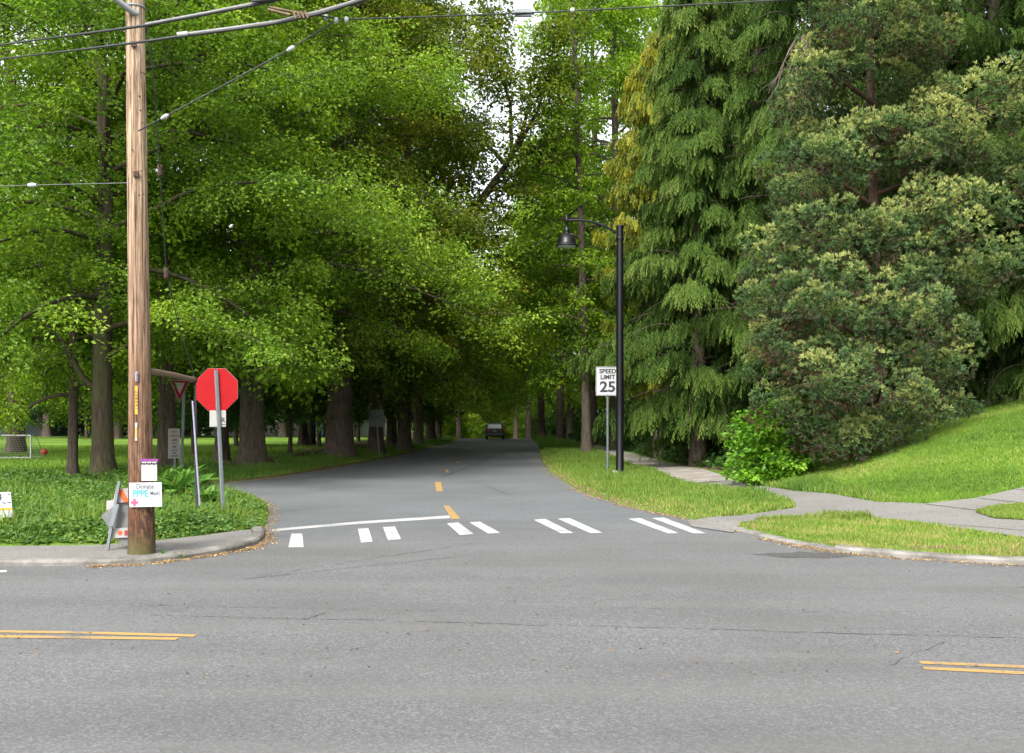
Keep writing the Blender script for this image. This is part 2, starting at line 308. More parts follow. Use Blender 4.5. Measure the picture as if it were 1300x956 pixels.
# path outlines (real ground points)
PATH = np.array([G(*p) for p in [(872, 662), (940, 655), (1010, 645), (1002, 637), (950, 624), (905, 619), (868, 614), (930, 610), (950, 615), (1010, 624), (1051, 627), (1113, 638), (1175, 640), (1238, 633), (1300, 619)]]
    + [(12., 17.), (18, 15.6), (40, 12.), (40, 9.9), (18, 13.1), (10., 14.4)] + [G(*p) for p in [(1300, 683), (1209, 671), (1134, 660), (1051, 654), (975, 661), (939, 664), (931, 677), (878, 669)]])
a0, a1 = G(868, 614), G(930, 610)
SWALK = np.array([tuple(a0), tuple(a1), (6.35, 33), (6.1, 40), (6.1, 50), (6.2, 60), (5.9, 75), (6.0, 95), (6.4, 118), (5., 118), (4.6, 95), (4.5, 75), (4.8, 60), (4.7, 50), (4.5, 40), (4.6, 33)])
LWALK = np.array([(-80, 10.72), (-30, 11.12), (-12, 11.57), (-8, 11.72), (-6.05, 11.86), (-5.08, 11.9), (-4.52, 12.06), (-4.12, 12.64), (-3.79, 13.24), (-3.71, 13.7), (-3.78, 14.5), (-3.98, 15.2), (-4.2, 14.9), (-4.45, 14.4), (-4.85, 13.85), (-5.4, 13.3), (-6.5, 13.15), (-12, 13.1), (-30, 12.7), (-80, 12.3)])
def Hland(x, y):  # land height without the fall towards the road edge
    return drop(y) + hill(x, y) + .12
# ground sheet
def lines(segs):
    out = []
    for a, b, s in segs: out += list(np.arange(a, b, s))
    return np.array(out + [segs[-1][1]])
gx = lines([(-420, -100, 40), (-100, -30, 7), (-30, -14, 1.0), (-14, 15, .17), (15, 30, .9), (30, 100, 7), (100, 420, 40)])
gy = lines([(-120, -20, 12), (-20, 9, 1.5), (9, 34, .17), (34, 60, .5), (60, 130, 1.5), (130, 200, 6), (200, 620, 60)])
XX, YY = np.meshgrid(gx, gy); x, y = XX.ravel(), YY.ravel(); z = H(x, y); dr = sdf(ROAD, x, y)
z = z - .09 * sm((.04 - dr) / .12)
for P in (PATH, SWALK, LWALK): z = z - .05 * sm((.02 - sdf(P, x, y)) / .15)
far = np.hypot(x, y - 40) > 200; z = np.where(far, np.minimum(z, 0) * .3, z); z = np.maximum(z, -6)
dirt = .78 * sm((1.1 - dr) / .9) * (dr > 0) * np.interp(y, [0, 16, 22, 200], [.25, .3, .8, .9])
dirt = np.maximum(dirt, .9 * sm((y - 24) / 1.) * sm((27.6 - y) / 1.) * sm((-8.9 - x) / .8))
dirt = np.maximum(dirt, .85 * sm((x - 6.2) / .5) * sm((y - 25.3) / 2.2) )
dirt = np.maximum(dirt, .75 * sm((-5.8 - x) / .5) * sm((x + 13.) / 3) * sm((y - 30) / 2) * sm((110 - y) / 10))
for bx, by, br in ((6.9, 12.55, .8), (8.4, 12.2, .9), (5.6, 13.0, .5)): dirt = np.maximum(dirt, .75 * sm(1.5 - np.hypot(x - bx, (y - by) * 2) / br))
nxg = len(gx); i = (np.arange(len(gy) - 1)[:, None] * nxg + np.arange(nxg - 1)[None]).ravel()
g = Geo(); g.add(np.column_stack([x, y, z]), np.stack([i, i + 1, i + 1 + nxg, i + nxg], 1), dirt, 0, True)
tag(g.obj('ground', M['ground']), kind='structure', label='green turf and bare brown earth around the junction')
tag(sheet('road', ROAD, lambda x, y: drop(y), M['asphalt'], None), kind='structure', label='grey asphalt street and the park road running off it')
tag(sheet('asphalt_path', PATH, lambda x, y: H(x, y) + .012, M['path'], .3), kind='structure', label='dark asphalt footpath crossing the grass')
tag(sheet('sidewalk', SWALK, lambda x, y: H(x, y) + .014, M['concrete'], .8), kind='structure', label='pale concrete sidewalk leading into the trees')
tag(sheet('corner_pavement', LWALK, lambda x, y: .068 + .0 * x, M['path'], .6), kind='structure', label='grey pavement round the left corner')
# kerbs
def kerb(name, pts, hh=.075, w=.15, taper=True):
    P = np.array(pts, float); s = np.concatenate([[0], np.cumsum(np.hypot(*np.diff(P, axis=0).T))]); u = np.arange(0, s[-1], .25)
    P = np.column_stack([np.interp(u, s, P[:, k]) for k in (0, 1)])
    for _ in range(3): P[1:-1] = (P[:-2] + 2 * P[1:-1] + P[2:]) / 4
    T = nrm(np.gradient(P, axis=0)); N = np.column_stack([-T[:, 1], T[:, 0]])
    rg = np.random.default_rng(3); hj = hh + rg.normal(size=len(P)) * .003
    prof = [(-.02, -.1), (-.02, hh - .03), (.0, hh - .008), (.02, hh), (w - .01, hh), (w, hh - .01), (w, -.1)]
    v = []
    for q, (o, z) in enumerate(prof): v.append(np.column_stack([P + N * (o + (rg.normal(size=(len(P), 1)) * .003)), np.full(len(P), z) + (hj - hh) * (z > 0)]))
    v = np.stack(v, 1); n, m = v.shape[:2]; i = (np.arange(n - 1)[:, None] * m + np.arange(m - 1)[None]).ravel()
    g = Geo(); g.add(v.reshape(-1, 3), np.stack([i, i + m, i + m + 1, i + 1], 1))
    return tag(g.obj(name, M['kerb']), kind='structure', label='worn concrete kerb at the edge of the street')
kerb('kerb', ROAD[0:12]); iR = int(np.argmin(np.hypot(ROAD[:, 0] - 3.95, ROAD[:, 1] - 13.8))); iE = int(np.argmin(np.hypot(ROAD[:, 0] - 80, ROAD[:, 1] + 2)))
kerb('kerb', ROAD[iR + 1:iE + 1], .075, .16); kerb('kerb', [(3.50, 15.75), (3.7, 14.85), (3.93, 13.95), (4.25, 13.1), (4.45, 12.9)], .035, .16)
# road markings
def mark(name, quad, mat, z=.004, raw=False):
    P = [tuple(G(*q, zoff=0.)) if not raw else q for q in quad]
    return np.array(P)
def markobj(name, quads, mat, z=.004, label=None):
    g = Geo()
    for q in quads: g.add([(a, b, z) for a, b in q], [tuple(range(len(q)))])
    o = g.obj(name, mat); 
    return tag(o, label, kind='structure')
cw = lambda q: [tuple(G(320 + a / 2.167, 620 + b / 2.167, zoff=0.)) for a, b in q]
bars = [[(108, 125), (138, 125), (142, 162), (100, 163)], [(291, 112), (320, 110), (332, 147), (300, 150)], [(360, 107), (393, 105), (410, 140), (374, 144)], [(536, 97), (567, 94), (610, 126), (572, 129)],
    [(598, 94), (627, 92), (683, 123), (650, 125)], [(775, 87), (806, 84), (884, 123), (850, 124)], [(840, 84), (873, 82), (965, 123), (932, 124)], [(1035, 84), (1068, 82), (1175, 124), (1145, 125)], [(1100, 82), (1133, 81), (1248, 124), (1215, 125)]]
markobj('crosswalk_marking', [cw(q) for q in bars], M['white_paint'], label='white crosswalk bars in pairs across the park road')
markobj('stop_line_marking', [cw([(55, 113), (300, 91), (300, 98), (55, 119)]), cw([(300, 91), (545, 75), (548, 82), (300, 98)])], M['white_paint'], label='white stop line above the crosswalk')
gp = lambda q: [tuple(G(*p, zoff=0.)) for p in q]
markobj('centre_line_marking', [gp([(563, 642), (570, 642), (585, 659), (573, 659)]), gp([(552, 612), (560, 612), (562, 624), (554, 624)]), gp([(565, 596), (569, 596), (570, 600), (566, 600)]), gp([(580, 586), (583, 586), (582, 588), (579, 588)])], M['yellow_paint'], label='yellow centre dashes on the park road')
def longline(pts, w):
    P = np.array(pts); T = nrm(np.gradient(P, axis=0)); N = np.column_stack([-T[:, 1], T[:, 0]]); a, b = P + N * w / 2, P - N * w / 2
    return [[tuple(a[i]), tuple(a[i + 1]), tuple(b[i + 1]), tuple(b[i])] for i in range(len(P) - 1)]
def px2(l): return [tuple(G(*p, zoff=0.)) for p in l]
L1 = [(-40, 9.2), (-20, 8.75)] + px2([(0, 802), (120, 804), (248, 807.5)]); L2 = [(-40, 9.0), (-20, 8.52)] + px2([(0, 808.5), (120, 810), (225, 811.5)])
R1_ = px2([(1168, 841.5), (1230, 844), (1300, 847)]) + [(12, 5.5), (30, 1.8)]; R2_ = px2([(1172, 848.5), (1230, 851.5), (1300, 855)]) + [(12, 5.25), (30, 1.55)]
markobj('double_yellow_marking', longline(L1, .085) + longline(L2, .085) + longline(R1_, .085) + longline(R2_, .085), M['yellow_paint'], label='double yellow lines in the middle of the street')
markobj('lane_edge_marking', [gp([(-60, 728), (8, 724), (9, 726.5), (-60, 731)])], M['white_paint'], label='white edge line entering at the left')
# asphalt patch by the right kerb
rg = np.random.default_rng(5); c0 = G(1022, 705, zoff=0.)
aa = np.linspace(0, 2 * PI, 26)[:-1]; pp = [(c0[0] + .62 * math.cos(q) * (1 + .18 * rg.normal()), c0[1] + .30 * math.sin(q) * (1 + .15 * rg.normal())) for q in aa]
markobj('asphalt_patch_marking', [pp], M['patch'], .003, 'dark broken asphalt patch beside the right kerb')
# cracks
g = Geo()
def crack(p, q, w, amp, n=60, gaps=.25, seed=0):
    r = np.random.default_rng(seed); a = G(*p, zoff=0.); b = G(*q, zoff=0.); u = np.linspace(0, 1, n)
    off = np.cumsum(r.normal(size=n)) * amp; off -= np.linspace(off[0], off[-1], n); P = a + (b - a) * u[:, None]; N = nrm(np.array([[-(b - a)[1], (b - a)[0]]]))
    P = P + N * off[:, None]; W = 1.2 * w * (.4 + 1.0 * r.random(n)) * (r.random(n) > gaps)
    A, B = P + N * W[:, None], P - N * W[:, None]
    for i in range(n - 1):
        if W[i] + W[i + 1] > 0: g.add([(*A[i], .0025), (*A[i + 1], .0025), (*B[i + 1], .0025), (*B[i], .0025)], [(0, 1, 2, 3)] if False else [(3, 2, 1, 0)])
crack((0, 765), (560, 776), .004, .006, 120, .45, 1); crack((190, 781), (1300, 810), .0055, .008, 220, .3, 2); crack((310, 735), (580, 707), .007, .004, 60, .2, 3)
crack((330, 731), (600, 690), .006, .004, 60, .3, 13); crack((640, 747), (740, 745), .004, .004, 30, .3, 4); crack((385, 787), (415, 778), .006, .008, 16, .1, 5); crack((1130, 845), (1200, 815), .004, .008, 40, .35, 6)
crack((596, 610), (652, 630), .010, .006, 40, .15, 7); crack((560, 606), (660, 566), .035, .01, 50, .1, 8); crack((480, 742), (650, 745), .004, .006, 60, .5, 9); crack((650, 578), (675, 578), .05, .01, 12, 0, 10); crack((640, 570), (686, 571), .06, .02, 12, 0.2, 11)
crack((850, 741), (1300, 752), .003, .008, 90, .5, 12); crack((700, 770), (1100, 778), .003, .006, 90, .55, 14); crack((375, 610), (430, 600), .02, .01, 20, .2, 15)
tag(g.obj('crack_marking', M['crack']), 'thin dark cracks across the asphalt', kind='structure')
# joints of the sidewalk at the right and slabs in the distance
g = Geo()
def joint(a, b, w=.02, lift=.018):
    a, b = np.array(a, float), np.array(b, float); N = nrm(np.array([-(b - a)[1], (b - a)[0]])) * w / 2; n = 8; u = np.linspace(0, 1, n)[:, None]
    A, B = a + (b - a) * u + N, a + (b - a) * u - N; zA = H(A[:, 0], A[:, 1]) + lift; zB = H(B[:, 0], B[:, 1]) + lift
    v = np.concatenate([np.column_stack([A, zA]), np.column_stack([B, zB])]); g.add(v, [(i + n, i + n + 1, i + 1, i) for i in range(n - 1)])
for yy_ in np.arange(30, 60, 1.5): joint((4.62, yy_), (6.1, yy_ + .1), .03)
joint(G(1175, 641), G(1246, 650)); joint(G(1245, 634), G(1300, 640)); joint(G(1180, 665), G(1300, 675)); joint(G(1290, 622), G(1340, 626))
tag(g.obj('joint_marking', M['crack']), 'dark joints between the path slabs', kind='structure')

# ------------------------------------------------------------------ trees
def rot(v, ax, a):
    ax = nrm(ax); return v * math.cos(a) + np.cross(ax, v) * math.sin(a) + ax * np.dot(ax, v) * (1 - math.cos(a))
def bough(p, az, el, L, n, droop, rng, wob=.12):
    pts = [np.array(p, float)]; d = np.array([math.cos(az) * math.cos(el), math.sin(az) * math.cos(el), math.sin(el)])
    for i in range(n):
        d = nrm(d + rng.normal(size=3) * wob + np.array([0, 0, -droop])); pts.append(pts[-1] + d * L / n)
    return np.array(pts)
def padleaves(g, C, D, rad, thick, per, leaf, rng, tint0, mat=0, droop=.35, spread=.17):
    """flattened sprays of leaves: centre C, outward direction D"""
    n = len(C); rad = np.broadcast_to(rad, (n,)); Cr = np.repeat(C, per, 0); Dr = np.repeat(D, per, 0); R = np.repeat(rad, per)
    S = nrm(np.cross(Dr, [0, 0, 1.])); U = nrm(np.cross(S, Dr)); k = len(Cr)
    r = np.sqrt(rng.random(k)); a = rng.random(k) * 2 * PI; q = r * R
    pos = Cr + Dr * (q * np.cos(a) * 1.25)[:, None] + S * (q * np.sin(a) * .9)[:, None] + U * (rng.normal(size=k) * thick * R * (1.15 - .6 * r))[:, None] - np.array([0, 0, 1.]) * (.32 * r * r * R)[:, None]
    out = nrm(Dr * np.cos(a)[:, None] + S * np.sin(a)[:, None] + rng.normal(size=(k, 3)) * .45 - np.array([0, 0, droop]))
    nn = nrm(np.array([0, 0, 1.]) + rng.normal(size=(k, 3)) * .70)
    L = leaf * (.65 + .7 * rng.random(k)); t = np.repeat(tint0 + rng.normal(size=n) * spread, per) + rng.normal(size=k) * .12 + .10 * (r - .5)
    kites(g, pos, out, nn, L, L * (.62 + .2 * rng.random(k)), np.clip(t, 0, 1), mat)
def trunkpts(H_, lean=(0, 0), wob=.12, rng=None, n=14):
    u = np.linspace(0, 1, n); w = np.cumsum(rng.normal(size=(n, 2)), 0) * wob; w -= w[0]
    return np.column_stack([lean[0] * u ** 1.2 + w[:, 0] * u, lean[1] * u ** 1.2 + w[:, 1] * u, u * H_])
def trunk_radius(zz, H_, r, flare): return r * (1 - .82 * (zz / H_) ** 1.1) + flare * r * np.exp(-np.maximum(zz, 0) / .45)
def broadleaf(seed, H_=20, cb=3.5, R=6., r=.45, flare=.6, nl=30, per=90, leaf=.13, padr=.8, lean=(0, 0), tint=.5, low=0., subs=7, wob=.12, side=None, top=.35, dens=1., limbs=(), forks=(), zmin=1.0):
    """returns (wood geo, leaf geo): trunk, spreading limbs, twigs and layered sprays of leaves"""
    rng = np.random.default_rng(seed); W, F = Geo(), Geo(); T = trunkpts(H_ * .93, lean, wob, rng, 20); zz = T[:, 2].copy(); rad = trunk_radius(zz, H_, r, flare)
    def clip(P):
        lo = np.where(P[:, 2] < zmin)[0]; lo = lo[lo > 1]
        return P[:lo[0]] if len(lo) else P
    T0 = T.copy(); T0 = np.concatenate([[T[0] + [0, 0, -.4]], [T[0]], [T[0] + (T[1] - T[0]) * .15], [T[0] + (T[1] - T[0]) * .35], [T[0] + (T[1] - T[0]) * .65], T[1:]])
    tube(W, T0, np.concatenate([[rad[0] * 1.15], trunk_radius(T0[1:, 2], H_, r, flare)]), 16, wob=.05, rng=rng)
    C, D, Rr = [], [], []
    def dress(P, L, k, r0, t0=.22):
        for j in range(k):
            tt = t0 + (1 - t0) * (j + rng.random() * .8) / k; i = min(len(P) - 2, int(tt * (len(P) - 1))); f = tt * (len(P) - 1) - i; p = P[i] + (P[i + 1] - P[i]) * f; dd = nrm(P[i + 1] - P[i])
            az = math.atan2(dd[1], dd[0]) + (1 if j % 2 else -1) * rng.uniform(.4, 1.25); sl = L * (.20 + .34 * rng.random()) * (1.15 - .55 * tt)
            Q = bough(p, az, rng.uniform(-.1, .45), sl, 4, .08, rng, .16)
            if Q[-1][2] > zmin + .1: tube(W, Q, np.linspace(max(.014, r0 * .32 * (1.1 - tt)), .006, 5), 4, cap=False)
            for m in ((2, 3, 4) if sl > 1. else (3, 4)):
                if rng.random() < dens: C.append(Q[m] + rng.normal(size=3) * [.15, .15, .12]); D.append(nrm((Q[m] - Q[m - 1]) * [1, 1, .5])); Rr.append(padr * rng.uniform(.6, 1.15))
    for k in range(nl):
        u = (k + .5) / nl; z = cb + (H_ * .93 - cb) * u ** .92; i = min(18, int(z / (H_ * .93) * 19)); p = T[i] + (T[i + 1] - T[i]) * (z / (H_ * .93) * 19 - i)
        az = k * 2.399 + rng.normal() * .3 if side is None else side + rng.normal() * .9 + (k % 4 == 0) * PI
        L = R * (1 - (1 - top) * u ** 1.7) * (.78 + .35 * rng.random()); el = .25 + .75 * u + rng.normal() * .1; rl = max(.03, trunk_radius(z, H_, r, 0) * .36)
        P = bough(p, az, el, L * 1.12, 9, (.055 + .055 * (1 - u)) * (1 + low), rng, .10); Pc = clip(P); tube(W, Pc, np.linspace(rl, .014, 10)[:len(Pc)], 7, cap=False, wob=.04, rng=rng)
        dress(P, L, int(subs * (.7 + .5 * (1 - u))), rl); C.append(P[-1]); D.append(nrm((P[-1] - P[-2]) * [1, 1, .4])); Rr.append(padr)
    for P, r0, r1, dr in limbs:      # limbs given one by one
        P = np.array(P, float); tube(W, P, np.linspace(r0, r1, len(P)), 10, wob=.06, rng=rng, cap=False)
        if dr: dress(P, np.linalg.norm(P[-1] - P[0]) * .5, dr, r0, .4)
    C, D, Rr = np.array(C), np.array(D), np.array(Rr); k = C[:, 2] > zmin * np.where(rng.random(len(C)) < .08, .85, 1)
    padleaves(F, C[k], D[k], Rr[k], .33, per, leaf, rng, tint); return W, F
CNT = [0]
def plant(kind, x, y, wood, leaf, mats, label, cat='tree', group=None, rz=0, s=1., names=('trunk', 'crown'), dz=0, sz=None):
    """a thing: Empty at the foot, the woody part and the foliage as its parts; wood / leaf may be meshes shared with another one"""
    e = empty(kind, (x, y, H(x, y) - .02 + dz), rz, label, cat, group); e.scale = (s, s, sz or s)
    for nm, gg, mt in zip(names, (wood, leaf), mats):
        if gg is None: continue
        me = gg if isinstance(gg, bpy.types.Mesh) else gg.mesh(nm, mt)
        o = bpy.data.objects.new(nm, me); COL.objects.link(o); o.parent = e
    return e
def both(wf, mw, ml): return (wf[0].mesh('trunk', mw), wf[1].mesh('crown', ml))
BK, BL, BM_ = M['bark'], M['bark_light'], M['bark_moss']

# the three near ones at the left, each built for itself
x1, y1 = X(130, 26), 26.
w, f = broadleaf(11, 19, 3.6, 5.9, .27, .55, 48, 125, .100, .72, (-.3, .2), .52, 0, 8, .10, zmin=3.0,
    limbs=[([(0.05, 0, 2.1), (-.5, -.1, 2.7), (-1.0, -.3, 3.7), (-1.9, -.5, 4.6), (-3.0, -.8, 5.2)], .10, .03, 6), ([(.15, 0, 2.8), (.10, -.1, 4.5), (.0, -.2, 6.5), (.2, -.3, 9.5)], .11, .05, 8), ([(.1, 0, 3.2), (.9, -.1, 3.6), (2.1, -.2, 4.6)], .09, .03, 5)])
plant('maple_tree', x1, y1, w, f, (BM_, M['maple']), 'leafy maple with a mossy forked trunk standing behind the utility pole, left of it')
x2, y2 = X(322, 35), 35.
w, f = broadleaf(23, 20, 5.2, 7.4, .44, .46, 54, 125, .118, .86, (-.2, -.3), .66, .3, 9, .10, zmin=3.9)
plant('maple_tree', x2, y2, w, f, (BL, M['maple']), 'bright green maple with a broad pale flared trunk, right behind the stop sign')
x3, y3 = X(431, 44), 44.
w, f = broadleaf(37, 25, 6, 8.2, .56, .52, 48, 110, .15, 1.0, (.4, 0), .46, .9, 9, .16, zmin=2.6,
    limbs=[([(-.1, 0, 9), (-.5, -.3, 11.5), (-1.1, -.6, 14.5), (-1.5, -.6, 18)], .30, .10, 8), ([(.1, -.1, 8.5), (.5, -.4, 11), (.55, -.5, 14.5), (.9, -.5, 19)], .34, .12, 8)])
plant('shade_tree', x3, y3, w, f, (BK, M['maple_dark']), 'huge dark tree with a massive buttressed trunk beside the park road, left side')

# shared kinds of tree along the avenue
KA = both(broadleaf(51, 22, 4.3, 6.8, .38, .45, 38, 78, .19, 1.0, (.2, .1), .46, .8, 7, zmin=2.6, dens=.86), BK, M['maple_dark'])
KB = both(broadleaf(52, 21, 3.8, 6.4, .34, .40, 38, 78, .18, .95, (-.3, .2), .58, .8, 7, zmin=2.6, dens=.86), BK, M['far_leaf'])
KC = both(broadleaf(53, 23, 4.6, 6.0, .32, .40, 38, 76, .19, 1.0, (.2, -.2), .68, .8, 7, zmin=2.6, dens=.86), BK, M['far_leaf'])
AV = 'trees lining the left side of the park road'
# leaning limb over the road belongs to the fourth avenue tree
ox, oy = X(513, 56), 56.
def rel(px, py, y): return (X(px, y) - ox, y - oy, Z(py, y) - .1)
w, f = broadleaf(61, 27, 5.0, 6.6, .37, .35, 30, 72, .19, 1.0, (.1, .0), .36, .3, 7, zmin=3.6,
    limbs=[([rel(514, 440, 56), rel(530, 370, 54.5), rel(560, 320, 53), rel(590, 282, 52), rel(618, 242, 51.5), rel(643, 208, 51), rel(662, 170, 50), rel(672, 130, 49.5), rel(676, 80, 49)], .33, .03, 18),
           ([rel(644, 210, 51), rel(622, 186, 50.5), rel(585, 160, 50), rel(556, 140, 50)], .13, .04, 8), ([rel(650, 200, 51), rel(648, 130, 50), rel(625, 60, 49.5), rel(618, 0, 49)], .12, .03, 16), ([rel(655, 190, 51), rel(682, 140, 50), rel(700, 80, 49.5), rel(706, 20, 49)], .12, .03, 14), ([rel(514, 400, 56), rel(560, 394, 54), rel(590, 400, 53), rel(626, 397, 52)], .12, .03, 4)])
plant('avenue_tree', ox, oy, w, f, (BK, M['maple_dark']), 'dark avenue tree whose thick limb leans out over the park road', group=AV)
for px, Y, K, rz, s, lab in [
    (477, 50.5, KA, .5, .96, 'avenue tree with a dark upright trunk right behind the grey sign back'),
    (531, 70, KB, 1.9, .95, 'slim avenue tree leaning right, next after the leaning-limb tree'),
    (547, 83, KA, 3.1, 1.05, 'thick dark avenue trunk at the bend of the left verge'),
    (557, 90, KC, 4.4, .9, 'slender paler avenue trunk standing last on the left verge'),
    (497, 61, KC, 2.4, .95, 'avenue tree whose trunk is half hidden between the grey sign back and leaning-limb tree')]:
    plant('avenue_tree', X(px, Y), Y, *K, (0, 0), lab, group=AV, rz=rz, s=s, sz=s * (1.30 if Y < 76 else .86))
LG = 'trees on the park lawn'
for px, Y, K, rz, s, lab in [
    (212, 31, KB, .9, .80, 'dark flared trunk between the utility pole and the yield sign'),
    (281, 37.5, KC, 2.2, .78, 'dark narrow trunk directly behind the stop sign post'),
    (92, 27.6, KB, 4.0, .42, 'thin leaning young tree left of the forked maple'),
    (385, 63, KA, 2.8, .75, 'left one of two thin close trunks on the lawn'),
    (396, 64, KB, 5.2, .68, 'right one of two thin close trunks on the lawn'),
    (20, 47, KA, 1.2, .95, 'large tree shading the lawn behind the goal'),
    (-120, 36, KB, 3.9, .95, 'lawn tree at the far left, its boughs reaching into view'),
    (150, 88, KC, 5.5, 1.1, 'tall lawn tree deep behind the utility pole'),
    (360, 96, KB, .2, 1.1, 'tree deep in the lawn left of the huge shade tree'),
    (60, 99, KA, 2., 1.1, 'tree at the back of the lawn behind the red ball'),
    (250, 103, KC, 3.3, 1.1, 'back lawn tree seen between the yield and stop signs'),
    (446, 95, KB, 4.8, 1.0, 'back lawn tree beside the white building')]:
    plant('lawn_tree', X(px, Y), Y, *K, (0, 0), lab, group=LG, rz=rz, s=s, sz=s * (1.30 if Y < 76 else .86))
KD = both(broadleaf(57, 9, 2.2, 3.4, .10, .4, 26, 80, .16, .75, (.1, .1), .50, .5, 6, zmin=1.75), BK, M['dark_leaf'])
for px, Y, rz, s, lab in [(368, 46, 0, .95, 'dark leafy sapling between the pale flared trunk and the huge shade tree'), (405, 56, 1, 1.1, 'dark leafy sapling just left of the huge shade tree'), (246, 43, 2, .95, 'dark leafy sapling seen behind the guy wire guard'), (300, 58, 3, 1.2, 'dark leafy sapling deep behind the stop sign'),
    (455, 74, 1.5, 1.2, 'dark leafy sapling seen left of the grey sign back'), (500, 78, 2.5, 1.2, 'dark leafy sapling right of the grey sign back'), (110, 90, 3.5, 1.5, 'dark leafy sapling deep on the lawn behind the forked maple'), (200, 92, 4.5, 1.6, 'dark leafy sapling deep on the lawn behind the yield sign')]:
    plant('young_tree', X(px, Y), Y, *KD, (0, 0), lab, group='leafy saplings under the left trees', rz=rz, s=s)
RG = 'trees lining the right side of the park road'
# tall straight one in the right verge
w, f = broadleaf(71, 30, 4.0, 3.0, .25, .55, 46, 46, .17, .62, (-.85, .4), .56, .3, 5, .05, top=.7, dens=.7, zmin=2.6)
plant('tall_tree', X(745, 52), 52, w, f, (BL, M['far_leaf']), 'very tall straight thin trunk in the right verge, passing behind the street lamp')
for px, Y, K, rz, s, lab in [
    (711, 83, KC, .4, .95, 'thin trunk in the right verge next beyond the tall straight one'),
    (687, 97, KB, 2., 1.05, 'dark trunk at the right verge just before the road vanishes'),
    (671, 110, KC, 1.1, 1.0, 'leaning dark trunk on the right closest to the road end'),
    (655, 122, KB, 3.4, .9, 'short stout trunk far right of the dark car'),
    (782, 57, KB, 4.3, 1.05, 'bright green tree right behind the lamp pole and speed sign'),
    (752, 70, KC, 5.2, 1.15, 'bright green tree left of the golden cypress'),
    (845, 66, KC, 1.5, 1., 'green tree behind the golden cypress'),
    (724, 94, KC, 2.9, 1.1, 'tall light green tree farther back on the right side'),
    (940, 62, KB, .8, 1.1, 'green tree deep behind the weeping cypress')]:
    plant('avenue_tree', X(px, Y), Y, *K, (0, 0), lab, group=RG, rz=rz, s=s, sz=s * (1.30 if Y < 76 else 1.18))
EG = 'trees closing the far end of the park road'
for px, Y, K, rz, s, lab in [
    (583, 104, KA, 1.7, .82, 'dark trunk left of the dark car, at the road end'),
    (605, 134, KB, 2.6, .85, 'tree behind the car, first to its left'),
    (622, 146, KA, .3, .85, 'tree far behind the car, directly above its roof'),
    (640, 139, KC, 4.9, .8, 'tree behind the car, first to its right'),
    (560, 128, KC, 3.6, .95, 'tree far off at the left bend of the road end')]:
    plant('avenue_tree', X(px, Y), Y, *K, (0, 0), lab, group=EG, rz=rz, s=s, sz=s * .8)

# ------------------------------------------------------------------ drooping conifers
def weeping(seed, H_=19, R=3.6, r=.28, nb=84, per_b=70, blades=11, cb=1.6, flen=.62, tint=.45, droop=.11, shape=.75, el0=.35, bw=.05, waist=None, zlow=.1):
    rng = np.random.default_rng(seed); W, F = Geo(), Geo(); T = trunkpts(H_, (0, 0), .04, rng, 16); tube(W, np.concatenate([[T[0] - [0, 0, .5]], T]), np.concatenate([[r * 1.4], trunk_radius(T[:, 2], H_, r, .35)]), 12, wob=.05, rng=rng)
    O, Dn, Sd, Tn, Ln = [], [], [], [], []
    for k in range(nb):
        u = (k + .5) / nb; z = cb + (H_ - cb - .3) * u; L = R * (1 - u ** 2.2) ** shape * rng.uniform(.70, 1.10) + .3; L *= 1 if waist is None else float(np.interp(z, *waist)); az = k * 2.399 + rng.normal() * .25
        P = bough((T[min(15, int(u * 15))][0], T[min(15, int(u * 15))][1], z), az, el0 + .2 * u, L * 1.2, 9, droop * rng.uniform(.7, 1.5), rng, .07); tube(W, P[:8], np.linspace(.032, .008, 8), 5, cap=False)
        bt = rng.normal() * .10; n = int(per_b * (.45 + .7 * L / R)); tt = 1 - rng.random(n) ** 1.5 * .82; i = np.minimum(8, (tt * 9).astype(int)); p = P[i] + (P[i + 1] - P[i]) * (tt * 9 - i)[:, None]
        dd = nrm(P[i + 1] - P[i]); sd = nrm(np.cross(dd, [0, 0, 1.])); lat = rng.normal(size=n) * .40 * (1.25 - .7 * tt) * min(1, L / 2)
        O.append(p + sd * lat[:, None] - np.array([0, 0, 1.]) * (np.abs(lat) * .40 + rng.random(n) * .25)[:, None])
        hd = nrm(dd * [1, 1, 0]); Dn.append(nrm(np.array([0, 0, -1.]) + hd * (.04 + .26 * rng.random(n))[:, None] + sd * (lat * .5)[:, None] + rng.normal(size=(n, 3)) * .10))
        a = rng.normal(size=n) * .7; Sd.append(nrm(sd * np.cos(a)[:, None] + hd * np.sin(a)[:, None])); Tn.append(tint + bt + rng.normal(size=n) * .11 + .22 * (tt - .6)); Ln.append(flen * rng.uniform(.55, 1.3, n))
    O, Dn, Sd, Tn, Ln = map(np.concatenate, (O, Dn, Sd, Tn, Ln)); kz = O[:, 2] > zlow + .5 * rng.random(len(O)); O, Dn, Sd, Tn, Ln = O[kz], Dn[kz], Sd[kz], Tn[kz], Ln[kz]; n = len(O); j = np.tile(np.arange(blades), n); q = lambda A: np.repeat(A, blades, 0)
    t = (j + .5) / blades; sg = np.where(j % 2, 1., -1.) * (1 - .5 * t); o, d, s, L = q(O), q(Dn), q(Sd), q(Ln); nn = nrm(np.cross(d, s))
    last = j >= blades - 1; sg = np.where(last, 0, sg)
    pos = o + d * (t * L)[:, None]; bd = nrm(d + s * (sg * .62)[:, None] + rng.normal(size=(len(o), 3)) * .16); bl = L * .36 * (1.1 - .5 * t)
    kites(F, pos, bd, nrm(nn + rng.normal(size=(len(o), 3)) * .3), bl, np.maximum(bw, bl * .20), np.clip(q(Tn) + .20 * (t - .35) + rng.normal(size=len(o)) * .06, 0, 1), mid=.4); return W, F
wc = 'weeping cypresses on the right'
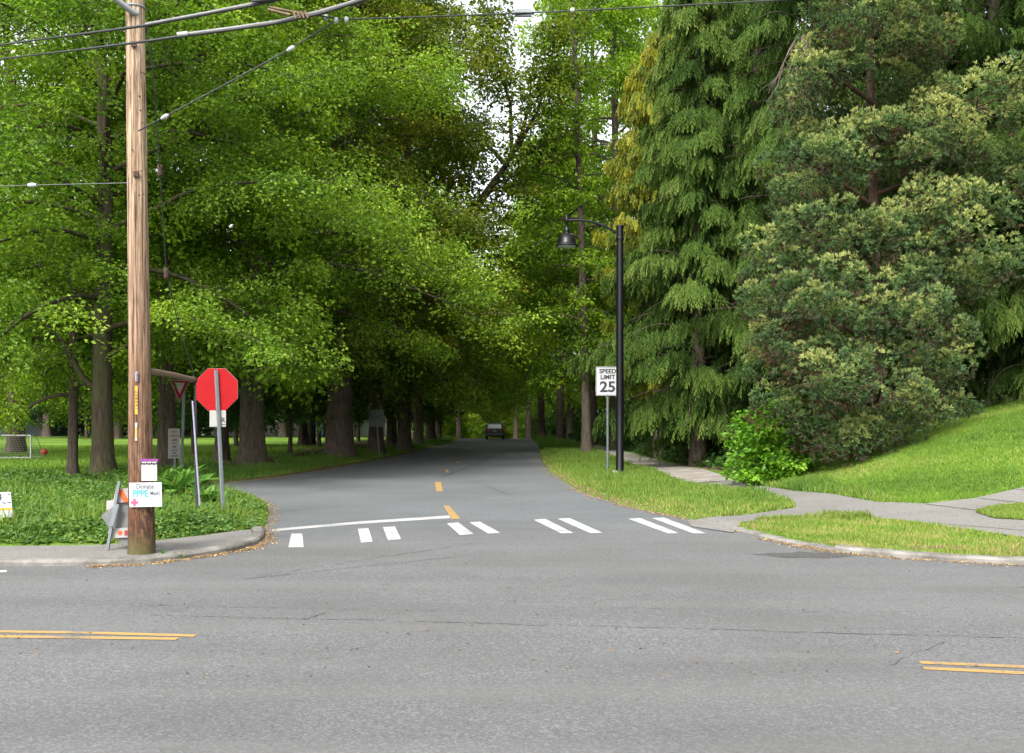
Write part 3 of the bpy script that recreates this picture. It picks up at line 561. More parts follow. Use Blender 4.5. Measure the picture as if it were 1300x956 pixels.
e = weeping(81, 20, 3.5, .28, 135, 150, 9, 1.3, .55, .54, waist=([0, 6.3, 8.5, 20], [1, 1, .62, .64]), zlow=1.3)
WA = (e[0].mesh('trunk', BK), e[1].mesh('crown', M['cypress']))
e = weeping(82, 21, 3.9, .30, 130, 115, 9, .4, .55, .44)
WB = (e[0].mesh('trunk', BK), e[1].mesh('crown', M['cypress']))
for px, Y, K, rz, s, lab in [(886, 36, WA, 0, 1., 'weeping cypress overhanging the sidewalk beside the lamp pole'), (955, 38.5, WB, 1.1, 1.1, 'tall weeping cypress just right of the one over the sidewalk'),
    (1030, 34, WB, 2.3, 1.0, 'weeping cypress hidden mostly by the bushy tufted cypress, left half'), (1268, 28.5, WB, 4.1, .95, 'weeping cypress at the right frame edge, sprays touching the lawn slope'),
    (1318, 27.2, WB, 1.7, .62, 'small weeping cypress at the right frame edge in front of the bigger one'), (1232, 29.5, WB, .6, .66, 'small weeping cypress just right of the tufted cypress base'), (1175, 33, WA, 2.9, 1.05, 'weeping cypress seen above the right shoulder of the tufted cypress'), (1390, 31, WA, 5.0, 1.05, 'weeping cypress farthest right, just outside the hill'), (985, 47, WA, 3.6, 1.1, 'weeping cypress at the back, its crown above the gap')]:
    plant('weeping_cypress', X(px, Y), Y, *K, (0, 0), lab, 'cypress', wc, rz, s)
e = weeping(83, 19, 2.7, .22, 130, 120, 9, 2.4, .42, .60, .05, .6, .7, .055)
plant('golden_cypress', X(836, 44), 44, e[0], e[1], (BK, M['golden']), 'golden yellow-green cypress behind the lamp pole, left of the weeping one', 'cypress')

# tufted cypress: puffs of short upturned sprays
def tufted(seed=91):
    rng = np.random.default_rng(seed); W, F = Geo(), Geo(); y0 = 25.; x0 = X(1112, y0); z0 = H(x0, y0)
    T = trunkpts(15, (-.1, .1), .05, rng, 14); tube(W, np.concatenate([[T[0] - [0, 0, .5]], T]), np.concatenate([[.3], trunk_radius(T[:, 2], 15, .19, .4)]), 12, wob=.06, rng=rng, mat=0)
    # masses: pixel centre, half sizes in px, how far they come forward (m)
    masses = [(1128, 20, 92, 62, 1.2), (1240, 135, 72, 78, 1.3), (1050, 92, 44, 20, .9), (1118, 178, 70, 26, .9), (1225, 205, 60, 30, .9), (1040, 215, 70, 40, 1.5), (1150, 180, 60, 40, 1.2), (1185, 262, 50, 35, 1.6), (1228, 300, 66, 74, 1.7), (1075, 300, 92, 36, 1.9),
        (985, 330, 40, 40, 1.5), (1135, 325, 60, 40, 1.9), (982, 375, 34, 52, 1.9), (1052, 378, 52, 44, 2.5), (1140, 400, 62, 56, 2.7), (1192, 432, 34, 50, 2.1), (1010, 445, 44, 56, 2.2), (1055, 480, 38, 50, 2.9), (1120, 490, 48, 58, 2.7), (1178, 500, 30, 50, 1.9), (1005, 520, 36, 46, 1.8), (1060, 550, 46, 34, 2.1), (1120, 552, 46, 30, 1.9), (1150, 60, 40, 60, .6), (1290, 230, 34, 50, .8), (1075, -40, 60, 40, .6), (1170, -60, 80, 50, .6)]
    C, R, MT = [], [], []
    for mx, my, hx, hy, fw in masses:
        Y = y0 - fw; c = np.array([X(mx, Y) - x0, -fw, Z(my, Y) - z0]); a, b = 1.0 * hx / FPX * Y, .90 * hy / FPX * Y; mt = rng.normal() * .10; n = int(9 + 13 * a * b)
        d = nrm(rng.normal(size=(n, 3))); d[:, 1] -= .25; d = nrm(d); rr = rng.uniform(.72, 1.02, n)[:, None]
        C.append(c + d * rr * [a, min(a, b) * 1.0, b]); R.append(rng.uniform(.22, .46, n) * .5 * (1 + (a * b) ** .25)); MT.append(np.full(n, mt)); bz = c * [1, 0, 1]
        zt = np.clip(c[2] - .8 * abs(c[0]) * .4, .4, 14); P = np.array([[0, 0, zt], c * [.45, .45, 0] + [0, 0, zt + .55 * (c[2] - zt)], c])
        tube(W, P, [.07, .05, .02], 6, cap=False)
        for q in range(7):
            e = c + d[q % n] * [a, a, b] * .8; tube(W, [c, (c + e) / 2 + rng.normal(size=3) * .1, e], [.022, .014, .006], 4, cap=False)
    # back and core so that it is a whole tree
    n = 230; u = rng.random(n); zz = .5 + 13.2 * u; az = rng.random(n) * PI; rr = (3.0 - 1.7 * u ** 1.5) * rng.uniform(.6, 1, n); C.append(np.column_stack([np.cos(az) * rr, np.abs(np.sin(az)) * rr * .85, zz])); R.append(rng.uniform(.3, .55, n)); MT.append(np.full(n, -.1))
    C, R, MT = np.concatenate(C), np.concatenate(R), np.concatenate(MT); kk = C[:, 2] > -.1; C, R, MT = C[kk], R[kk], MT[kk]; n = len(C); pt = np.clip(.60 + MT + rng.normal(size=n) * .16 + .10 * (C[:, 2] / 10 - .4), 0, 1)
    # tufts on each puff, mostly on the upper and outer side
    nt = np.maximum(14, (R ** 2 * 400).astype(int)); idx = np.repeat(np.arange(n), nt); k = len(idx)
    ax = nrm(C * [1, 1, 0] + [0, -1.2, 0]); d = nrm(rng.normal(size=(k, 3)) + ax[idx] * .45 + [0, 0, .35]); p = C[idx] + d * (R[idx] * (1 + .22 * np.sin(7 * d[:, 0] + idx) * np.sin(6 * d[:, 2] + 2 * idx)))[:, None] * rng.uniform(.86, 1.06, k)[:, None] * [1.0, 1.0, .95]
    tt = pt[idx] + rng.normal(size=k) * .08 + .46 * (d[:, 2]) - .14  # tint paints highlights on puff tops and shade on their undersides
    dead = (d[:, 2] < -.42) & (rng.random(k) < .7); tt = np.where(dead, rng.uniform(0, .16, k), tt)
    m = 12; P = np.repeat(p, m, 0); D = nrm(np.repeat(nrm(d + [0, 0, .25]), m, 0) + rng.normal(size=(k * m, 3)) * .48); L = rng.uniform(.055, .13, k * m)
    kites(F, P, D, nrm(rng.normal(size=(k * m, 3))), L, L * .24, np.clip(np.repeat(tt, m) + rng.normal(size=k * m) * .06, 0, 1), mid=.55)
    return W, F, x0, y0
W_, F_, xj, yj = tufted()
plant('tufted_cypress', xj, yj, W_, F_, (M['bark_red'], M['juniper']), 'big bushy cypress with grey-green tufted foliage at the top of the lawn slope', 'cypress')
# a broken dead bough hanging in the weeping cypress
rg = np.random.default_rng(9); g = Geo(); yd = 30.5; p0 = np.array([X(1018, yd), yd, Z(48, yd)])
for k in range(26):
    P = bough(p0 + rg.normal(size=3) * [.12, .1, .1], rg.uniform(0, 6.28), rg.uniform(-1.5, -1.0), rg.uniform(1.6, 3.6), 7, .05, rg, .13); tube(g, P, np.linspace(.016, .004, 8), 4, cap=False)
    for q in range(3): tube(g, bough(P[3 + q], rg.uniform(0, 6.28), -.9, .7, 4, .05, rg, .2), np.linspace(.007, .003, 5), 3, cap=False)
tag(g.obj('dead_branches', M['twig']), 'spray of bare dead grey twigs hanging in the weeping cypress', 'dead branches')

# ------------------------------------------------------------------ shrubs
def shrub(seed, R=1.2, Hh=1.6, per=60, leaf=.11, n=60, tint=.5, stems=12):
    rng = np.random.default_rng(seed); W, F = Geo(), Geo(); d = nrm(rng.normal(size=(n, 3))); d[:, 2] = np.abs(d[:, 2]); rr = rng.uniform(.45, 1.08, n)[:, None]
    C = d * rr * [R, R, Hh] * rng.uniform(.85, 1.1, (n, 1)); C[:, 2] = np.maximum(C[:, 2], .18)
    for k in range(stems):
        q = C[k * n // stems]; tube(W, [[rng.normal() * .1, rng.normal() * .1, -.1], q * [.45, .45, .6], q], [.028, .018, .006], 5, cap=False)
    padleaves(F, C, nrm(d * [1, 1, .3] + 1e-3), R * .30, .35, per, leaf, rng, tint, droop=.3); return W, F
w, f = shrub(101, 1.02, 2.05, 60, .125, 120, .58); bx, by = G(992, 608)
plant('leafy_bush', bx, by, w, f, (M['bark'], M['bush']), 'bright green leafy bush beside the footpath, below the tufted cypress', 'bush', names=('stem', 'foliage'))
SA = [m for m in both(shrub(102, 1.5, 1.9, 60, .15, 80, .42), BK, M['dark_leaf'])]; SB = [m for m in both(shrub(103, 1.7, 2.6, 60, .16, 90, .60), BK, M['dark_leaf'])]
SG = 'dark shrubs under the trees right of the sidewalk'
for px, Y, K, rz, s, lab in [(868, 47, SA, 0, 1.0, 'low dark shrub under the weeping cypress, left of its trunk'), (912, 40, SA, 1, .85, 'small dark shrub right of the weeping cypress trunk'), (842, 56, SB, 2, 1., 'dark shrub behind the sidewalk, right of the lamp pole'),
    (812, 64, SB, 3, 1.1, 'dark shrub just right of the lamp pole, farther back'), (890, 53, SB, 4, 1.3, 'tall dark shrub deep behind the weeping cypress trunk'), (940, 50, SB, 5, 1.3, 'tall dark shrub deep behind the bright green bush'),
    (785, 78, SB, .5, 1.2, 'dark shrub directly behind the speed limit sign'), (760, 84, SA, 1.5, 1.5, 'shrub just left of the speed limit sign, far back'), (738, 98, SB, 2.5, 1.3, 'shrub behind the tall straight trunk'), (716, 112, SB, 3.5, 1.5, 'shrub behind the thin verge trunk'),
    (698, 126, SB, 4.5, 1.6, 'shrub left of the thin verge trunk, far back'), (985, 34, SA, 2.2, .95, 'dark shrub hidden between bright bush and cypress'), (1010, 38, SB, 1.2, 1.2, 'dark shrub in the gap left of the tufted cypress')]:
    plant('dark_shrub', X(px, Y), Y, *K, (0, 0), lab, 'shrub', SG, rz, s, names=('stem', 'foliage'))
SC = [m for m in both(shrub(104, 1.7, 2.6, 60, .18, 90, .60), BK, M['far_leaf'])]  # lighter leaf colour stands in for light reaching the road end
SE = 'green shrubs closing the far end of the park road'
for px, Y, K, rz, s, lab in [(590, 118, SC, 0, 1.2, 'shrub at the road end left of the car'), (572, 112, SC, 1, 1.4, 'shrub at the left bend of the far verge'), (603, 128, SC, 2, 1.5, 'shrub behind the left flank of the car'), (618, 150, SC, 3, 1.8, 'shrub far behind the car, left half'), (632, 154, SC, 4, 1.8, 'shrub far behind the car, right half'),
    (646, 146, SC, 5, 1.7, 'shrub far right behind the car'), (660, 135, SC, 1, 1.6, 'shrub between the car and the last right trunks'), (680, 128, SC, 2, 1.7, 'shrub behind the dark right verge trunks')]:
    plant('green_shrub', X(px, Y), Y, *K, (0, 0), lab, 'shrub', SE, rz, s, names=('stem', 'foliage'))
# far woods closing off the lawn, the right side and the road end: nobody could count them
rng = np.random.default_rng(200); g = Geo(); C = []
def wood(xa, xb, ya, yb, zt, n, lowz=0.5):
    xx = rng.uniform(xa, xb, n); yy = rng.uniform(ya, yb, n); zz = lowz + (zt - lowz) * rng.random(n) ** .8; C.append(np.column_stack([xx, yy, zz + drop(yy)]))
wood(-150, -24, 108, 138, 19, 3000); wood(-110, -14, 100, 118, 5, 700, 1.2); wood(-24, -9, 112, 140, 17, 500); wood(13, 30, 50, 130, 19, 2000); wood(24, 80, 40, 75, 20, 2200); wood(-150, -45, 60, 118, 16, 900, 4.5)
for k in range(110):
    a, b = (rng.uniform(-140, -10), rng.uniform(112, 135)) if k < 60 else ((rng.uniform(-20, 26), rng.uniform(156, 170)) if k < 80 else (rng.uniform(13, 28), rng.uniform(50, 120)))
    tube(g, [[a, b, float(drop(b)) - .5], [a + rng.normal() * .3, b, 7], [a + rng.normal(), b, 14]], [.35, .25, .12], 7, mat=1)
C = np.concatenate(C); C = C[C[:, 2] > -5]; padleaves(g, C, nrm(rng.normal(size=C.shape) * [1, 1, .2]), 1.9, .35, 30, .52, rng, .38, spread=.14)
tag(g.obj('far_woods', [M['dark_leaf'], M['bark']]), 'dense dark woods closing off the park behind everything', 'woods', kind='stuff')

g = Geo(); C = []; wood(-24, 30, 156, 172, 15, 1500, -4.); C = np.concatenate(C); padleaves(g, C, nrm(rng.normal(size=C.shape) * [1, 1, .2]), 1.9, .35, 30, .50, rng, .62, spread=.14)
tag(g.obj('far_woods', M['far_leaf']), 'green wall of woods closing the far end of the park road', 'woods', kind='stuff')  # leaf colour chosen lighter to brighten the dim end of the road

# ------------------------------------------------------------------ ground cover (each kind of cover is one object)
def scatter(n, box_, seed, keep=None, power=None):
    rng = np.random.default_rng(seed); x = rng.uniform(box_[0], box_[1], n)
    y = box_[2] + (box_[3] - box_[2]) * rng.random(n) ** (power or 1); d = sdf(ROAD, x, y); k = d > .0
    for P in (PATH, SWALK, LWALK): k &= sdf(P, x, y) > -.03 + .05 * rng.random(n)
    if keep is not None: k &= keep(x, y, d)
    return x[k], y[k], d[k], rng
def blades(g, x, y, h, w, rng, tint, lean=.35, z=None):
    z = H(x, y) - .01 if z is None else z; n = len(x); a = rng.random(n) * 2 * PI; d = np.column_stack([np.cos(a) * lean * rng.random(n) * 1.6, np.sin(a) * lean * rng.random(n) * 1.6, np.ones(n)]); b = rng.random(n) * 2 * PI
    kites(g, np.column_stack([x, y, z]), d, np.column_stack([np.cos(b), np.sin(b), .2 + 0 * b]), h, w, np.clip(tint, 0, 1), fold=.1, mid=.35)
def pn(x, y, s, seed=0):   # cheap patch noise 0..1
    return .5 + .5 * (np.sin(x * s + seed) * np.sin(y * s * 1.3 + seed * 2.1) * .6 + np.sin(x * s * 2.3 + y * s * 1.7 + seed) * .4)
# right verge: long grass
g = Geo(); x, y, d, rg = scatter(150000, (1.1, 8.5, 16.4, 62), 1, lambda x, y, d: (x < 6.9) & (d > .05) & (sdf(SWALK, x, y) > 0) & (x < np.interp(y, [16, 24, 27.5, 40, 62], [8, 7.2, 4.9, 4.7, 4.9])), 1.8)
h = (.065 + .10 * rg.random(len(x))) * (.65 + .8 * pn(x, y, 1.7)) * np.clip(d / .5, .25, 1) * np.interp(y, [16, 26, 60], [.9, 1.1, 1.35])
tip = np.exp(-((x - 5.9) ** 2 + (y - 21.2) ** 2) / .9); h *= 1 + .9 * tip
dry = .30 * np.exp(-d / .3) + .12 * (pn(x, y, .9, 3) - .5); blades(g, x, y, h, .010 + .016 * np.sqrt(y / 40), rg, .34 + .54 * rg.random(len(x)) ** 1.3 + dry + .10 * np.exp(-(y - 17) / 5) - .25 * tip, .6)
x, y, d, rg = scatter(26000, (1.1, 6.2, 60, 118), 2, lambda x, y, d: (d > .1)); blades(g, x, y, .28 * (.5 + rg.random(len(x))), .05, rg, .25 + .4 * rg.random(len(x)))
tag(g.obj('verge_grass', M['grass']), 'long lush grass on the verge between road and sidewalk', 'grass', kind='stuff')
# right kerb strip: short tired grass
g = Geo(); x, y, d, rg = scatter(120000, (3.6, 16, 9.8, 17.5), 3, lambda x, y, d: (d > .15) & (sdf(PATH, x, y) > .0) & ((y < 16.4) | (x < 5)))
bare = np.zeros(len(x))
for bx_, by_, br in ((6.9, 12.55, .8), (8.4, 12.2, .9), (5.6, 13.0, .5)): bare = np.maximum(bare, sm(1.5 - np.hypot(x - bx_, (y - by_) * 2) / br))
k = rg.random(len(x)) > .78 * bare; x, y, bare = x[k], y[k], bare[k]
blades(g, x, y, (.035 + .06 * rg.random(len(x))) * (.6 + .9 * pn(x, y, 2.1, 4)), .013, rg, .48 + .42 * rg.random(len(x)) + .34 * pn(x, y, 2.9, 7) - .08 + .2 * bare, .6)
tag(g.obj('kerb_grass', M['grass']), 'short yellowing grass strip along the right kerb', 'grass', kind='stuff')
# right slope lawn
g = Geo(); x, y, d, rg = scatter(330000, (6.0, 22, 15, 31), 4, lambda x, y, d: (x > 6.2) & (x < .60 * y + 1.5) & (sdf(PATH, x, y) > .02) & (y < np.interp(x, [6, 7, 8.2, 9.5, 12.5, 22], [24.4, 24.3, 23.4, 24.5, 27., 30.5]) + .3 * np.sin(x * 3)))
blades(g, x, y, .035 + .05 * rg.random(len(x)) + .02 * pn(x, y, 1.4), .017, rg, .26 + .60 * rg.random(len(x)) ** 1.5 + .65 * (pn(x, y, .8, 2) - .5) + .2 * (pn(x, y, 4.1, 5) - .5), .8)
tag(g.obj('lawn_grass', M['mown']), 'short bright mown grass on the slope at the right', 'grass', kind='stuff')
# tall grass and small white flowers along the foot of the conifers
g = Geo(); x, y, d, rg = scatter(70000, (6.2, 20, 21, 31), 5, lambda x, y, d: (np.abs(y - .35 - np.interp(x, [6, 7, 8.2, 9.5, 12.5, 22], [24.4, 24.3, 23.4, 24.5, 27., 30.5])) < .55)); k = rg.random(len(x)) < np.interp(x, [6, 8, 10, 20], [.12, .2, .5, .8]); x, y = x[k], y[k]
blades(g, x, y, .12 + .22 * rg.random(len(x)), .016, rg, .45 + .5 * rg.random(len(x)), .5); tag(g.obj('tall_grass', M['grass']), 'taller seedy grass along the foot of the cypresses', 'grass', kind='stuff')
g = Geo(); x, y, d, rg = scatter(6500, (7.5, 20, 22, 31), 6, lambda x, y, d: (np.abs(y + .1 - np.interp(x, [6, 7, 8.2, 9.5, 12.5, 22], [24.4, 24.3, 23.4, 24.5, 27., 30.5])) < .75)); n = len(x); k = rg.random(n) < np.interp(x, [7, 10, 12], [.05, .3, .8]); x, y = x[k], y[k]; n = len(x)
z = H(x, y) + .08 + .2 * rg.random(n); kites(g, np.column_stack([x, y, z]), nrm(rg.normal(size=(n, 3)) * [1, 1, .4]), nrm(rg.normal(size=(n, 3)) + [0, -1, 1]), .03, .027, .5); tag(g.obj('wildflowers', M['petal']), 'tiny white flowers sprinkled along the top of the lawn slope', 'flowers', kind='stuff')
# undergrowth under the right hand trees
g = Geo(); x, y, d, rg = scatter(46000, (6.1, 20, 30, 75), 7, lambda x, y, d: (sdf(SWALK, x, y) > .25) & (x > 6.2)); n = len(x)
kites(g, np.column_stack([x, y, H(x, y) + .5 * rg.random(n) * np.clip((x - 6.1), .1, 1)]), nrm(rg.normal(size=(n, 3)) * [1, 1, .6]), nrm(rg.normal(size=(n, 3)) * .6 + [0, -.3, 1]), .16, .12, np.clip(.35 + .3 * rg.random(n), 0, 1)); tag(g.obj('undergrowth', M['dark_leaf']), 'ivy and low leafy undergrowth right of the sidewalk', 'undergrowth', kind='stuff')
# left corner: leafy weeds
left_in = lambda x, y, d: (x < -3.8) & (y > 12.2) & (sdf(LWALK, x, y) > .02)
g = Geo(); x, y, d, rg = scatter(150000, (-17, -4.0, 12.3, 26), 8, left_in, 1.25); n = len(x); k = (x > -.60 * y - 1); x, y, d = x[k], y[k], d[k]; n = len(x)
e_ = np.clip(np.minimum(sdf(LWALK, x, y), d) / .8, .12, 1); hm = (.12 + .42 * pn(x, y, 1.3, 1) * pn(x, y, .6, 5)) * e_; zz = H(x, y) + hm * (.25 + .75 * rg.random(n) ** .6)
tt = .42 + .22 * (pn(x, y, 1.9, 8) - .5) + .14 * rg.normal(size=n) + .12 * (zz - H(x, y)) / .4 + .28 * np.exp(-e_ * 5)
L = rg.uniform(.035, .085, n) * (1 + .015 * y); kites(g, np.column_stack([x, y, zz]), nrm(rg.normal(size=(n, 3)) * [1, 1, .45]), nrm(rg.normal(size=(n, 3)) * .5 + [0, -.25, 1]), L, L * .72, np.clip(tt, 0, 1))
tag(g.obj('weeds', M['weed']), 'rank leafy weeds covering the left corner', 'weeds', kind='stuff')
g = Geo(); x, y, d, rg = scatter(46000, (-12, -3.9, 13, 24.5), 9, left_in); n = len(x); e_ = np.clip(np.minimum(sdf(LWALK, x, y), d) / .6, .25, 1); clump = sm((pn(x, y, 1.6, 2.4) - .45) * 3) * (x > -7.5) + .15; k = rg.random(n) < clump; x, y, e_ = x[k], y[k], e_[k]; n = len(x)
blades(g, x, y, (.14 + .34 * rg.random(n)) * e_, .017, rg, .40 + .45 * rg.random(n) + .2 * (1 - e_), .75); tag(g.obj('tall_grass', M['grass']), 'arching grass tufts around the stop sign post', 'grass', kind='stuff')
# left verge of the park road and lawn of the park
g = Geo(); x, y, d, rg = scatter(90000, (-11.5, -4.3, 27.5, 105), 10, lambda x, y, d: (d < 2.3 + .6 * np.sin(y * .5)) & (d > .12), 1.7); n = len(x)
blades(g, x, y, (.12 + .25 * rg.random(n)) * np.clip(d / .9, .35, 1) * (.5 + .9 * pn(x, y, .8, 3)), .016 + .0005 * y, rg, .22 + .45 * rg.random(n) + .28 * np.exp(-d / .3), .6); tag(g.obj('verge_grass', M['grass']), 'rough grass along the left edge of the park road', 'grass', kind='stuff')
g = Geo(); x, y, d, rg = scatter(120000, (-34, -8, 27.4, 62), 11, lambda x, y, d: (d > 3.4) & (x > -.58 * y - 2) & ((x < -9.5) | (y > 32)), 1.7); n = len(x); k = (rg.random(n) > .75 * sm((x + 13) / 4)); x, y = x[k], y[k]; n = len(x)
blades(g, x, y, .05 + .06 * rg.random(n), .03, rg, .35 + .4 * rg.random(n), .6); tag(g.obj('lawn_grass', M['mown']), 'green lawn of the park behind the left trees', 'grass', kind='stuff')
# leaf litter along the kerbs
g = Geo(); x = []; y = []
rg = np.random.default_rng(12); P = ROAD; n = 15000; idx = rg.integers(5, len(ROAD) - 6, n); tt = rg.random(n); a, b = P[idx], P[(idx + 1) % len(P)]; q = a + (b - a) * tt[:, None]
e_ = nrm(b - a); N = np.column_stack([e_[:, 1], -e_[:, 0]]); o = np.abs(rg.normal(size=n)) * .10 + .03; q = q + N * o[:, None] * np.where(q[:, 1] < 24, 1.25, 1.6)[:, None] if False else q + N * o[:, None]
k = (np.hypot(q[:, 0], q[:, 1]) < 60) & (q[:, 1] > 8) & (pn(q[:, 0], q[:, 1], 1.9, 4) > .22) & (sdf(ROAD, q[:, 0], q[:, 1]) < -.01); q = q[k]; n = len(q); L = rg.uniform(.012, .04, n)
kites(g, np.column_stack([q, .005 + .008 * rg.random(n)]), nrm(rg.normal(size=(n, 3)) * [1, 1, .08]), nrm(rg.normal(size=(n, 3)) * .25 + [0, 0, 1]), L, L * .6, rg.random(n))
tag(g.obj('fallen_leaves', M['litter']), 'tan leaf litter and needles lying along the kerbs', 'leaf litter', kind='stuff')
g = Geo(); n = 260; px = rg.uniform(0, 1300, n); q = np.array([G(a, b, zoff=0.) for a, b in zip(px, rg.uniform(715, 860, n))]); L = rg.uniform(.012, .035, n)
kites(g, np.column_stack([q, np.full(n, .006)]), nrm(rg.normal(size=(n, 3)) * [1, 1, .1]), nrm(rg.normal(size=(n, 3)) * .2 + [0, 0, 1]), L, L * .7, rg.random(n) ** 3 * .6); tag(g.obj('road_grit', M['litter']), 'small dark twigs and grit scattered on the asphalt', 'grit', kind='stuff')
# turf patch in the paving at the right edge
TP = np.array([G(1240, 652), G(1262, 646), G(1300, 643), G(1345, 640), G(1345, 660), G(1300, 661), G(1262, 659)])
tag(sheet('turf_patch', TP, lambda x, y: H(x, y) + .022, M['ground'], .3), 'small strip of grass let into the paving at the right edge', kind='structure')
g = Geo(); rg = np.random.default_rng(31); x = rg.uniform(TP[:, 0].min(), TP[:, 0].max(), 16000); y = rg.uniform(TP[:, 1].min(), TP[:, 1].max(), 16000); k = sdf(TP, x, y) < .03; x, y = x[k], y[k]; blades(g, x, y, .03 + .05 * rg.random(len(x)), .014, rg, .5 + .45 * rg.random(len(x)), .6, H(x, y) + .02)
tag(g.obj('patch_grass', M['grass']), 'short grass growing in the strip between the paved paths', 'grass', kind='stuff')
# ferns
def fern(seed, R=.75, n=16):
    rng = np.random.default_rng(seed); F = Geo()
    for k in range(n):
        az = k * 2.399 + rng.normal() * .2; P = bough((0, 0, 0), az, rng.uniform(.95, 1.35), R * rng.uniform(.8, 1.25), 10, .16, rng, .03); tube(F, P, np.linspace(.006, .002, 11), 4, .3, cap=False); m = 26
        u = np.linspace(.08, .98, m); i = np.minimum(9, (u * 10).astype(int)); p = P[i] + (P[i + 1] - P[i]) * (u * 10 - i)[:, None]; d = nrm(P[i + 1] - P[i]); s = nrm(np.cross(d, [0, 0, 1.])); L = .13 * R / .75 * np.sin(np.clip(u * 1.02 + .08, 0, 1) * PI) ** .7 + .015
        for sg in (-1, 1): kites(F, p, nrm(s * sg + d * .35 - [0, 0, .15]), np.cross(s, d), L, .032, np.clip(.45 + .25 * u + rng.normal() * .12, 0, 1))
    return F
FM = fern(1).mesh('fern', M['fern'])
for px, py, s, lab in [(222, 640, 1.15, 'large sword fern right beside the utility pole'), (248, 632, 1., 'sword fern left of the guy wire guard'), (205, 628, .95, 'sword fern behind the utility pole, upper one'), (262, 648, .7, 'small fern between guy guard and stop sign post'), (236, 620, .9, 'sword fern at the foot of the yield sign post')]:
    q = G(px, py); o = bpy.data.objects.new('fern', FM); COL.objects.link(o); o.location = (q[0], q[1], H(*q) + .1); o.scale = (s,) * 3; o.rotation_euler = (0, 0, px * .37); tag(o, lab, 'fern', 'ferns beside the utility pole')

# ------------------------------------------------------------------ things
def text(name, s, size, loc, rot_, mat, parent, ext=.002, bold=0., align='CENTER', sx=1.):
    c = bpy.data.curves.new(name, 'FONT'); c.body = s; c.size = size; c.extrude = ext; c.offset = bold; c.align_x = align; c.align_y = 'CENTER'; c.resolution_u = 3; c.materials.append(mat)
    tmp = bpy.data.objects.new('tmp', c); COL.objects.link(tmp); me = bpy.data.meshes.new_from_object(tmp); bpy.data.objects.remove(tmp); bpy.data.curves.remove(c)
    o = bpy.data.objects.new(name, me); COL.objects.link(o); o.parent = parent; o.location = loc; o.rotation_euler = rot_; o.scale = (sx, 1, 1); return o
FACE = (PI / 2, 0, 0)
# utility pole
px_, py_ = X(180, 12.4), 12.4
P0 = empty('utility_pole', (px_, py_, .068), 0, 'weathered brown wooden utility pole on the left corner pavement', 'utility pole')
g = Geo(); rg = np.random.default_rng(4); zz = np.concatenate([[-.5], np.linspace(0, 11, 46)]); xx = -.012 * zz * 1.0; rr = np.interp(zz, [-.5, 0, .5, 2.3, 6.7, 11], [.172, .168, .156, .130, .113, .095])
tube(g, np.column_stack([xx, 0 * zz, zz]), rr, 28, wob=.012, rng=rg); g.obj('pole_shaft', M['pole'], P0)
def onpole(px, py, off=0.):   # local point on the front of the pole for a pixel
    y = py_ - .135 - off; return np.array([X(px, y) - px_, y - py_, Z(py, y) - .068])
g = Geo(); q = onpole(173.5, 478, .02); box(g, q, (.035, .03, .13), bev=.01); box(g, q + [0, -.012, 0], (.022, .02, .09), bev=.006); g.obj('meter_clip', M['lilac'], P0)
g = Geo(); box(g, onpole(173, 508, .01), (.035, .006, .35)); o = g.obj('number_strip', M['yellow_plate'], P0)
text('lettering', '2 0 8 5 4 7', .052, tuple(onpole(173, 508, .016)), (PI / 2, PI / 2, 0), M['ink'], o, .001)
g = Geo(); box(g, onpole(173, 548, .01), (.026, .006, .22)); o = g.obj('reflector_strip', M['white'], P0); g = Geo(); box(g, onpole(173, 549, .016), (.018, .004, .14)); g.obj('yellow_insert', M['yellow_plate'], o)
g = Geo(); q = onpole(189.5, 597, .03); box(g, q, (.19, .006, .26)); o = g.obj('poster', M['white'], P0); g = Geo(); box(g, q + [-.0, -.006, .125], (.22, .006, .032)); g.obj('purple_band', M['purple'], o)
g = Geo()
for k in range(7): box(g, q + [-.09 + .03 * k, -.008, .085 - .006 * (k % 2)], (.022, .005, .022), rz=0, ry=.5)
g.obj('printed_pattern', M['ink'], o)
g = Geo(); q = onpole(184.8, 628, .045); box(g, q, (.40, .005, .30), ry=-.02); o = g.obj('donation_sign', M['white'], P0)
text('lettering', 'Donate', .085, tuple(q + [-.005, -.004, .10]), FACE, M['grey_ink'], o, .001, .001, sx=.85); text('lettering', 'PPPE', .115, tuple(q + [-.060, -.004, .012]), FACE, M['teal_ink'], o, .001, .003, sx=.85); text('lettering', 'Mask!', .068, tuple(q + [.12, -.004, .018]), FACE, M['grey_ink'], o, .001, .001, sx=.8)
g = Geo(); box(g, q + [-.135, -.005, -.095], (.09, .004, .028)); box(g, q + [-.135, -.0055, -.095], (.028, .005, .09)); g.obj('pink_cross', M['pink_ink'], o)
g = Geo()
for px, py in ((170, 56), (173, 221)): g = Geo(); q = onpole(px, py, .0); box(g, q, (.07, .02, .07), bev=.004); g.obj('washer_plate', M['rust'], P0)
for k in range(12): g = Geo(); q = onpole(rg.uniform(166, 186), rg.uniform(90, 340), -.005); tube(g, [q, q + [0, -.02, 0]], rg.uniform(.006, .013), 7); g.obj('bolt', M['rust'], P0)
g = Geo(); tube(g, [onpole(187, y, .005) for y in (12, 11.9)], .02, 6); zb = Z(10, py_) - .068; lathe(g, [(.115, zb - .012), (.121, zb - .012), (.121, zb + .012), (.115, zb + .012)], (-.08, 0, 0)); g.obj('steel_band', M['galv'], P0)
